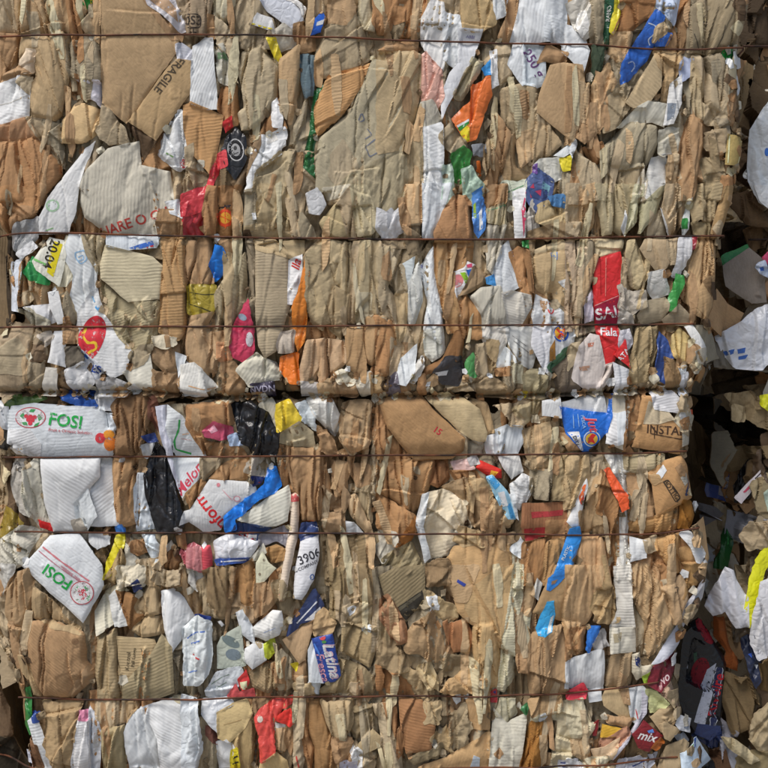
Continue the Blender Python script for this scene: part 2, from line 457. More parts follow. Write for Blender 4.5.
    env = ENV[j0:j1, i0:i1] if not back else 6.0 * vnoise(X / 40, Y / 40, 55) - 4 * PIN[j0:j1, i0:i1] * 0
    if not back: own = own + PLEAT[j0:j1, i0:i1] * (0 if (kw.get('thing') and style == 'f') else dict(b=1.0, v=1.0, c=0.8, p=0.35, w=0.45, f=0.3, t=0)[style])
    own = own + (0 if back else (5.0 if bale == 'U' else -3.0)) + env * float(kw.get('env', 1.0)) + st['lift'] + float(kw.get('z', 0)) + rnd.uniform(-3.5, 3.0) * (1 if style != 't' else 0)
    own = np.where(own > 9, 9 + (own - 9) * 0.35, own)
    C = COMP[j0:j1, i0:i1] if not back else COMP[j0:j1, i0:i1] - d0
    H = np.maximum(own, C + 0.4)
    H = np.maximum(0.4 * blur(H, 1) + 0.6 * H, C + 0.3)
    # mesh outline: torn or cut
    step = 1.1 if area < 600 else 1.22
    Q = resample(P, step, st['en'] * float(kw.get('torn', 1)), seed + 3)
    m = sd > -0.6
    pid = len(PIECES)
    if back: BACK[j0:j1, i0:i1] = np.where(m, H + d0, BACK[j0:j1, i0:i1])
    else: FRONT[j0:j1, i0:i1] = np.where(m, H, FRONT[j0:j1, i0:i1])
    TOP[j0:j1, i0:i1] = np.where(m, pid, TOP[j0:j1, i0:i1])
    p = Piece()
    p.bale, p.style, p.code, p.Q, p.step, p.H, p.i0, p.j0, p.d0 = bale, style, code, Q, step, H, i0, j0, d0
    p.seed, p.th, p.kw, p.prints, p.area, p.id, p.back = seed, st['th'], kw, [], area, pid, back
    p.mat = kw.get('m', st['mat']); p.sd = sd.astype(np.float32)
    p.ang = math.radians(float(kw.get('a', rnd.choice([0, 90]) + rnd.gauss(0, 12))))
    p.thing = kw.get('thing')
    p.name = kw.get('name')
    PIECES.append(p)
    return p
# ---------------------------------------------------------------- what is pressed into the bales
# One line per sheet: style, colour, outline; '@' makes it a thing of its own; '+' lines are print, or fold shading painted as lines, on the sheet above.
DATA = '''
# 0 0 U
b T -20,-20 60,-20 78,128 -20,128 ; g=0
b #a5845e 55,-20 238,-20 252,60 242,134 75,134 60,60 ; a=4 bulge=8
b #a5845e 230,-20 315,-20 335,50 290,110 268,152 240,128
p E 308,-15 362,-15 345,50 325,25 @plastic_scrap|bright green plastic scrap beside the big plain brown flap at the top|plastic scrap
+p Y 352,-10 362,-10 360,12 350,20
c T 330,60 380,40 388,145 330,125 300,100
c G 345,20 385,10 388,70 350,80
b K -10,128 80,128 70,220 20,290 -10,315
b #a88a64 75,132 265,132 272,290 240,440 215,470 175,460 118,450 110,350 140,300 130,230 75,220 ; bulge=8
c #d8b49a 108,195 142,200 132,285 88,288 78,250
w K 18,290 80,258 132,288 60,312 -5,322
w W -12,325 82,298 122,350 117,450 -12,492 ; a=-15 @crumpled_paper|crumpled white paper sheet above the smooth orange-brown cardboard bulge|paper
+l #b9b6ae 3 0,405 40,398 115,372
c T 62,320 90,292 132,300 122,372
b G 265,135 382,130 397,322 290,307 268,282 ; bulge=7
c #d5d2dc 288,308 397,318 397,424 340,372
b #c4a273 243,470 298,403 335,405 392,425 397,502 330,553 238,548 ; amp=2.5 bulge=7
b #a37550 -12,488 112,458 152,530 72,548 -12,548
b #a37448 -12,545 72,545 78,640 112,775 -12,775 ; bulge=7
b #a37448 62,545 150,532 238,640 242,672 162,775 104,775 74,640 ; bulge=7
b T 108,455 172,463 242,560 252,655 150,530
c G 168,465 242,470 248,645
c G 395,398 482,490 502,562 420,562 383,540
b D 488,478 602,543 562,602 545,645 538,560
f #a58560 393,-12 560,-12 692,165 682,215 655,250 490,480 398,400 ; a=-48 m=card amp=1.2 bulge=3
f K 550,-12 600,50 707,140 702,167 664,167 556,10 ; z=1
p #c9c6c9 553,-12 672,-12 715,70 722,128 700,132 620,60 575,30 @plastic_bag|crumpled white plastic bag wedged beside the big plain brown flap|plastic bag
+p #b08a6a 575,5 640,-8 680,40 690,95 640,55
c #8f7a62 668,-5 738,-5 738,105 715,80
w #c6cbd6 680,180 700,172 745,200 738,245 690,238
f #ab8a60 497,473 655,262 690,236 737,242 749,345 603,544 ; a=43 m=card amp=1.0 bulge=2 z=2.5
+t #4a3b2a 44 233 656,297 FRAGILE
c W 628,520 700,428 727,440 717,640 690,662 608,600 @paper_scrap|torn white printed paper under the flap stamped FRAGILE|paper
+o #c84a4a 708,632 12,18 0
+l #6d8f5a 7 640,590 672,610
b #98826a 365,545 340,600 320,660 312,720 345,760 372,650 392,590
f C 312,780 322,690 345,652 420,577 538,546 546,640 655,660 672,780 690,860 640,910 420,905 330,835 ; a=86 m=ribbed amp=6 sx=16 bulge=3 tuck=4 @printed_carton|flattened pale grey corrugated carton with red lettering|carton
+t #b8483f 52 18 540,850 UARE O CUO
w W 368,545 335,575 255,680 195,765 160,850 158,905 270,896 300,815 307,735 332,640 ; amp=1.8 a=60 @waxed_paper|smooth curved white sheet with a faint green recycling mark|paper
+o #9fc09f 212,795 26,24 0
+o W 212,795 19,17 0
+l #7fae74 5 185,890 215,880
# 190 0 U
b #a08468 -12,-12 95,-12 80,70 60,140 -12,142 ; @box_panel|brown box panel printed with a framed code beside the plain flap|carton
+l #3a2e26 4 -5,66 40,68 48,78 46,112 40,118 -5,116
+t #3a2e26 46 0 18,92 0S3
+t #3a2e26 34 90 20,140 HH
c K 70,60 95,55 100,160 75,150
b #b5ab95 95,-12 177,-12 172,60 130,97 95,60 ; amp=2
c T 95,60 130,92 165,130 200,250 190,330 150,220 105,170
v G 158,70 200,-12 262,-12 332,110 342,190 250,203 170,182 150,110 ; g=20
f #c9ccd3 253,-12 357,-12 432,50 437,80 422,127 390,117 300,50 ; m=film amp=1 @plastic_tray|smooth grey-white plastic tray flap with rounded corner|plastic tray
c #d2d0cc 360,-12 400,-12 447,40 440,92 420,40
f W 232,100 262,60 317,80 328,127 300,122 ; @paper_box|white paper box end with yellow rim tucked under the top wire|box
+p Y 234,97 330,124 324,140 242,110
c #bcb5a6 318,125 360,103 402,130 402,190 340,207 323,180
b K 400,100 440,88 477,130 482,197 420,207 400,150
p Y 294,152 332,152 352,230 340,254 ; @plastic_scrap|narrow yellow plastic sliver below the top wire|plastic scrap
b T 455,0 500,-12 530,60 460,97
f B 456,105 510,56 522,75 502,132 463,142 ; m=film @plastic_scrap|blue wrapper scrap with white stripes beside tan cardboard|plastic scrap
+p W 490,95 518,85 512,104 486,110
b #9c7c5a 530,-12 622,-12 640,60 600,120 520,110
b #a18a6c 520,100 600,110 640,60 682,160 692,240 560,302 490,302 480,230 500,170 ; amp=3 g=60 bulge=6
b #b7a588 648,-12 702,-12 707,127 665,122 643,60
b O 698,-12 802,-12 772,120 737,137 703,100
w W 15,185 60,148 88,150 112,430 60,425 8,405 ; m=pribbed a=70 @paper_strip|crinkled white paper strip hanging below the top wire beside brown corrugated flap|paper
c C 93,190 132,178 152,250 182,332 118,322 108,250
+p #7fa07a 108,208 140,208 148,232 108,232
b O 118,338 182,328 187,482 140,502 113,430
b #a89274 200,205 270,178 342,250 332,380 282,470 240,502 200,508 188,442 213,420 193,300 ; bulge=7
b L 345,240 422,178 422,330 392,480 375,492 343,400
b O 330,400 345,378 350,440 377,502 268,522 290,470
b #5f7078 428,213 482,218 472,370 445,387 428,330 ; amp=2.5 @carton_strip|faded blue-grey carton strip between tan sheets|carton
v G 395,500 447,378 442,600 432,665 400,580
b #2e6a38 478,358 532,318 522,350 482,420 487,500 472,560 482,692 438,642 463,500 ; m=film @plastic_strip|long dark green plastic strip running down a crevice|plastic strip
b #b0824f 478,422 533,298 702,248 692,290 652,350 590,440 485,532 ; a=22 m=ribbed g=60 amp=3
p W 318,400 335,378 357,460 352,497 323,492
c W 272,530 367,493 377,545 340,602 260,662 240,742 213,742 228,650 248,560 ; m=paper @crumpled_paper|crumpled white tissue below a cream-brown strip|paper
+p #d9d6d0 290,530 330,515 340,540 300,560
c #a69171 253,667 345,588 392,578 397,700 392,775 243,775 ; sx=18 sy=26
b #8a6d50 215,540 272,488 277,560 240,642 190,742 158,702 200,652 220,600
p X 143,545 175,488 217,530 217,620 175,697 148,652 128,580 ; amp=3 @black_wrapper|black glossy wrapper with a round silver medallion|wrapper
+o #b9b9b9 180,582 31,44 -10
+o X 180,582 27,39 -10
+o #9a9a9a 180,582 17,25 -10
+o #3a3a3a 178,575 7,9 0
+l #3a3a3a 4 172,600 190,592
p R 128,482 165,452 167,492 140,517
p #cf4448 108,602 140,583 147,642 115,657
f #ab7c49 8,398 133,450 92,690 -2,580 -20,500 -22,410 ; a=8 m=ribbed z=2 amp=1.5
p #cc3a42 92,642 110,602 117,657 92,705 78,790 30,860 -30,870 -20,800 60,740 ; @red_wrapper|crumpled bright red wrapper next to the grey carton with red lettering|wrapper
b #9f9179 500,540 622,430 702,240 772,248 800,300 830,500 810,600 642,662 560,732 488,742 488,620 ; a=-40 m=card amp=9 sx=26 sy=90 g=22 bulge=3 fold=.5 @box_panel|large smooth tan sheet with faded blue recycling marks|carton
+l #6f7480 6 648,470 660,440 672,470 650,475
+l #6f7480 6 675,570 715,540 735,585 690,610 675,570
+l #6f7480 5 680,500 700,525 672,540
b T 545,600 590,540 652,652 560,722 538,682
# 380 0 U
b O -12,-12 50,-12 45,70 2,137 -12,132
b O 43,-12 117,-12 112,90 55,102 38,60
b O 108,-12 182,-12 162,110 112,152 73,162 98,110 ; a=80
b K 115,160 60,170 20,185 -15,200 140,205 160,190
b T 188,-12 312,-12 312,72 250,32 190,20
b #a5895f 308,-12 442,-12 442,102 390,132 308,122
w W 158,82 200,8 242,20 252,150 242,282 170,202 158,160 ; sx=8 amp=4
w W 238,50 302,70 312,130 302,240 280,262 243,240 ; sx=9 amp=4
w #cfd2d6 298,120 392,124 352,240 312,300 262,402 238,462 233,380 268,290 300,250 ; sx=9 amp=4 @crumpled_paper|long crumpled white paper with faint purple print beside a pink film|paper
+t #8a86a8 16 -8 345,150 ABBI
c W 438,-12 482,-12 482,60 443,92
v K 478,0 532,-12 522,100 495,182 448,152 488,60
v T 440,170 495,180 505,300 460,335 438,260
b #a88e6c 458,350 540,328 592,340 602,400 582,500 510,522 468,482 ; bulge=6
w W 540,-12 665,-12 645,165 540,175 498,165 520,90 ; a=80 m=pribbed @white_carton|white carton panel above the sheet marked 250 g|carton
w W 636,-12 717,-12 714,90 702,182 628,150 ; z=1
w W 690,95 772,108 800,200 775,285 740,250 700,205 ; z=1
w #ced4dc 487,256 512,170 552,174 552,336 545,337 ; a=70
w #d4d8df 549,174 632,178 633,322 600,341 547,335 ; a=75 m=paper amp=1.5 z=1 @white_carton|white carton flap stamped 250 g in purple|carton
+t #6b4a78 52 -58 586,248 250 g
b K 600,252 640,173 722,213 690,257 630,237 ; z=2 amp=2
b #ab8b64 470,520 512,523 522,642 592,682 480,702 463,642
b L 512,520 582,500 587,612 540,652
b #a58a68 578,470 652,490 692,560 652,602 590,622 ; bulge=7
f #ad8a63 603,380 650,258 700,250 772,258 790,380 768,480 740,552 680,510 598,440 ; a=70 m=card bulge=4 amp=2.5
b #d99a8e 153,220 175,203 237,280 242,380 220,427 158,387 ; m=film amp=3 @plastic_film|pale pink plastic film beside the crumpled white column|plastic film
b C 153,400 200,388 237,470 190,602 168,622 153,500
v W 148,500 237,478 242,642 232,790 168,790 163,622 ; m=paper @crumpled_paper|narrow crumpled white paper column left of a green bag|paper
b #a58f6e -12,205 122,203 157,220 152,380 100,582 -12,602 ; a=-30 g=20 sx=24 bulge=6
b #a89374 100,580 157,398 162,560 167,790 103,790
b #aa9676 -150,700 -60,650 78,582 102,600 106,790 90,900 -60,905 -110,840 ; a=60 m=card bulge=5 amp=8 sx=28 fold=.4
b #b9a98c 280,372 350,248 402,238 352,330 310,392
b T 400,240 440,190 450,260 440,330 425,300
p A 273,462 345,398 350,338 422,298 427,370 397,442 367,542 330,553 300,502 ; amp=3.5 z=2 @orange_packet|bright orange packet with yellow corner under a blue scrap|packet
+p W 287,490 340,463 340,478 298,512
+p E 292,498 340,472 340,480 300,512
+p Y 303,514 340,482 343,552 328,550
p #3a92dc 388,272 427,228 427,297 400,297 ; @plastic_scrap|small sky blue plastic scrap above the orange packet|plastic scrap
w W 423,198 442,198 452,332 428,352
c G 228,530 265,473 342,572 270,602
p #3f8f3f 272,602 320,563 347,590 342,642 310,712 278,692 ; @plastic_bag|crumpled green plastic bag below the orange packet|plastic bag
p #a9bfa9 308,650 350,640 397,722 392,790 328,790
+p #4a7fc0 350,745 395,715 390,768 360,775
p #c3d2c0 238,642 275,630 282,790 238,790
c #8c8f94 348,562 432,560 402,602 355,602 ; m=paper
c A 363,620 387,613 387,682 370,652
v K 430,450 448,440 500,520 470,642 440,790 400,790 405,680 440,560
b #9a8264 395,570 440,470 442,560 402,682 395,640
p #cfcfc5 588,642 610,620 702,610 692,692 660,702 605,657
p Y 688,615 732,600 727,662 700,662 ; @plastic_scrap|yellow plastic scrap beside a white scrap and dark blue packaging|plastic scrap
w W 663,605 752,543 747,582 700,607
p #4a5a86 558,702 600,652 662,700 652,780 600,830 556,770 ; amp=6 @blue_packaging|crumpled dark blue and teal packaging under yellow scrap|packaging
+p #b5405a 570,730 585,710 592,750 575,765
+p #6f9aa8 620,700 650,720 640,760 615,740
p #6a4a90 584,638 600,632 596,672 582,668
c #b8bba8 468,702 562,690 557,780 490,770 ; m=pribbed a=0
+l #5f8a6a 5 480,745 550,715
v K 733,650 772,558 800,700 790,790 718,790
# 568 0 U
w #bdb9ae -12,20 40,-5 92,-12 112,130 60,162 20,112 ; m=film
p #d4d2cc 33,60 60,48 77,110 50,157 28,110
c G 88,-12 152,-12 147,182 78,182
b #2f5a40 138,-12 182,-2 162,182 138,182 ; m=film amp=2 @printed_packet|dark green packet with white lettering beside yellow strip|packet
+t #d8dcd4 20 85 152,60 RAMO
+l #c8d0c8 4 146,110 160,112
p Y 176,-2 202,3 197,70 165,142 156,132 ; @plastic_strip|bright yellow plastic strip at the top edge beside a brown box corner|plastic strip
b #8f6237 193,-12 332,-12 312,70 230,132 168,132 203,60 ; amp=2.5
b L 163,135 242,133 242,252 190,242 153,212 ; a=15
p #2f62b8 198,332 203,250 290,108 330,48 362,75 345,130 302,230 230,312 ; amp=4 z=2 @blue_wrapper|crumpled bright blue wrapper with pale swirls crossing the top wire|wrapper
+l #b9c6e4 5 300,100 330,110 325,140 300,160 310,180
+l #9fb4de 5 225,250 245,240 255,260 240,280
p #2f62b8 328,182 340,108 392,140 372,182 ; z=1
c #b79c78 318,125 365,83 372,130 323,167 ; z=2
f #b6c2d4 328,0 429,-12 406,107 330,37 ; m=paper amp=1.2 @printed_carton|pale blue-white carton panel with faint lettering above the blue wrapper|carton
+t #8ea2c0 22 70 375,50 PAGO
v K 368,190 430,58 470,-12 472,100 452,202 400,197
b T 470,215 520,228 547,330 542,402 500,332
b G 513,225 580,213 642,340 617,402 598,412 540,280
b K 640,195 700,180 752,175 745,220 700,290 660,330 ; tuck=12 z=-8
b #7d6443 655,330 700,288 752,178 775,195 772,260 692,522 658,502 ; z=-14
b #8b7a62 458,40 526,-12 528,212 455,202 ; amp=2.5 a=80
+p #3b342b 485,95 525,64 525,137
+l #4a4238 4 475,140 500,200
b #8d7b61 525,0 540,-14 700,-14 702,60 672,122 602,192 530,217 524,120 ; bulge=12 amp=3 sx=26 g=20 a=70 @curled_cardboard|large curled grey-brown cardboard roll with faint dark handwriting-like print|cardboard
+l #4e463c 3 600,-5 640,40 650,75
+l #4e463c 3 622,-8 660,30 668,60
+l #4e463c 3 560,200 585,150 590,110
+t #564d42 20 -52 640,20 NON
p #35b055 588,202 620,188 682,188 687,227 650,237 620,222 600,252 ; z=-3 @plastic_scrap|bright emerald green plastic scrap under the big curled cardboard roll|plastic scrap
f #b5a384 600,302 640,193 657,340 657,512 630,522 610,402 ; amp=2 z=-2
b L -12,250 42,268 32,402 2,562 -12,562
b L 38,318 82,328 62,432 10,552 0,540
c #3d4a3a 88,188 142,188 120,302 88,332
c L 85,330 150,250 190,330 150,370 120,450 90,420
c #a08868 148,350 202,338 232,412 180,502 128,522 118,450
c K 60,440 110,390 130,480 60,560 20,540
f #b39670 213,402 332,208 357,230 352,340 290,422 243,422 ; m=ribbed a=-40 amp=2
c #a98a62 328,200 432,203 432,240 402,330 382,402 348,402 365,300 338,260
w #cfcbbb 178,502 260,418 300,398 372,405 367,492 320,472 250,477 ; m=pribbed a=50 @paper_scrap|pale ribbed paper scrap above the smooth grey bulge|paper
w #aeb8d2 423,252 450,213 477,230 477,292 428,322 ; @paper_scrap|lilac-white paper scrap by the curved tan boards|paper
w #c8c9c8 388,330 432,288 427,402 395,482 363,487 378,402
+p #77808c 375,402 408,405 396,462 372,470
b T 523,260 602,380 612,452 528,402
c #a18d72 508,402 602,398 612,472 560,502 523,472
c #8e7f6c 560,455 612,470 615,520 575,510
v K 600,410 640,340 660,400 640,500 610,470
v #a8906e 470,220 515,340 520,460 500,480 480,420 465,320
b #9f8e73 128,642 192,618 170,775 128,775
b #a38f72 183,640 292,633 272,775 168,775 ; g=5
b #9c8c74 133,572 232,473 342,490 347,562 290,642 180,652 128,642 ; bulge=9 amp=2.5 a=50
b #8f6238 48,570 127,548 142,602 105,642
v T 20,560 60,610 100,640 130,680 130,775 80,775 40,700
c #bdb7a6 338,502 422,490 422,592 348,602
w #c6c6c2 288,722 320,608 402,588 392,702 340,760 283,775
v C 250,730 292,640 300,700 285,775 240,780
b K 423,562 470,438 522,480 522,562 470,775 418,775 ; a=80
c #9a856a 518,510 602,498 612,592 560,602 528,572
c #8d7758 508,602 592,618 602,702 575,775 515,760
+l #4f463a 4 460,655 475,640 485,655 470,668
f #b79a52 605,522 692,527 652,642 595,637 ; amp=1.5 z=1 @yellow_label|small yellowed card label standing at the bale corner|label
+l #e0d29a 5 612,528 604,632
+l #e0d29a 5 682,530 648,636
b O 578,682 652,660 622,790 580,790
w W -2,582 25,543 32,555 8,615
v #a88f70 380,600 420,600 418,775 370,775
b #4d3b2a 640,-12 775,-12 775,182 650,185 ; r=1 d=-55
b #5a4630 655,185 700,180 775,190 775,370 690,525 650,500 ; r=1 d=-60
w W 693,502 735,440 775,368 800,500 790,800 742,775 700,692 ; r=1 d=-38 m=film sx=9 amp=6 @plastic_bag|white plastic sack with a blue mark on the recessed upper bale|plastic bag
+o #3f6fc0 762,585 9,16 0
'''
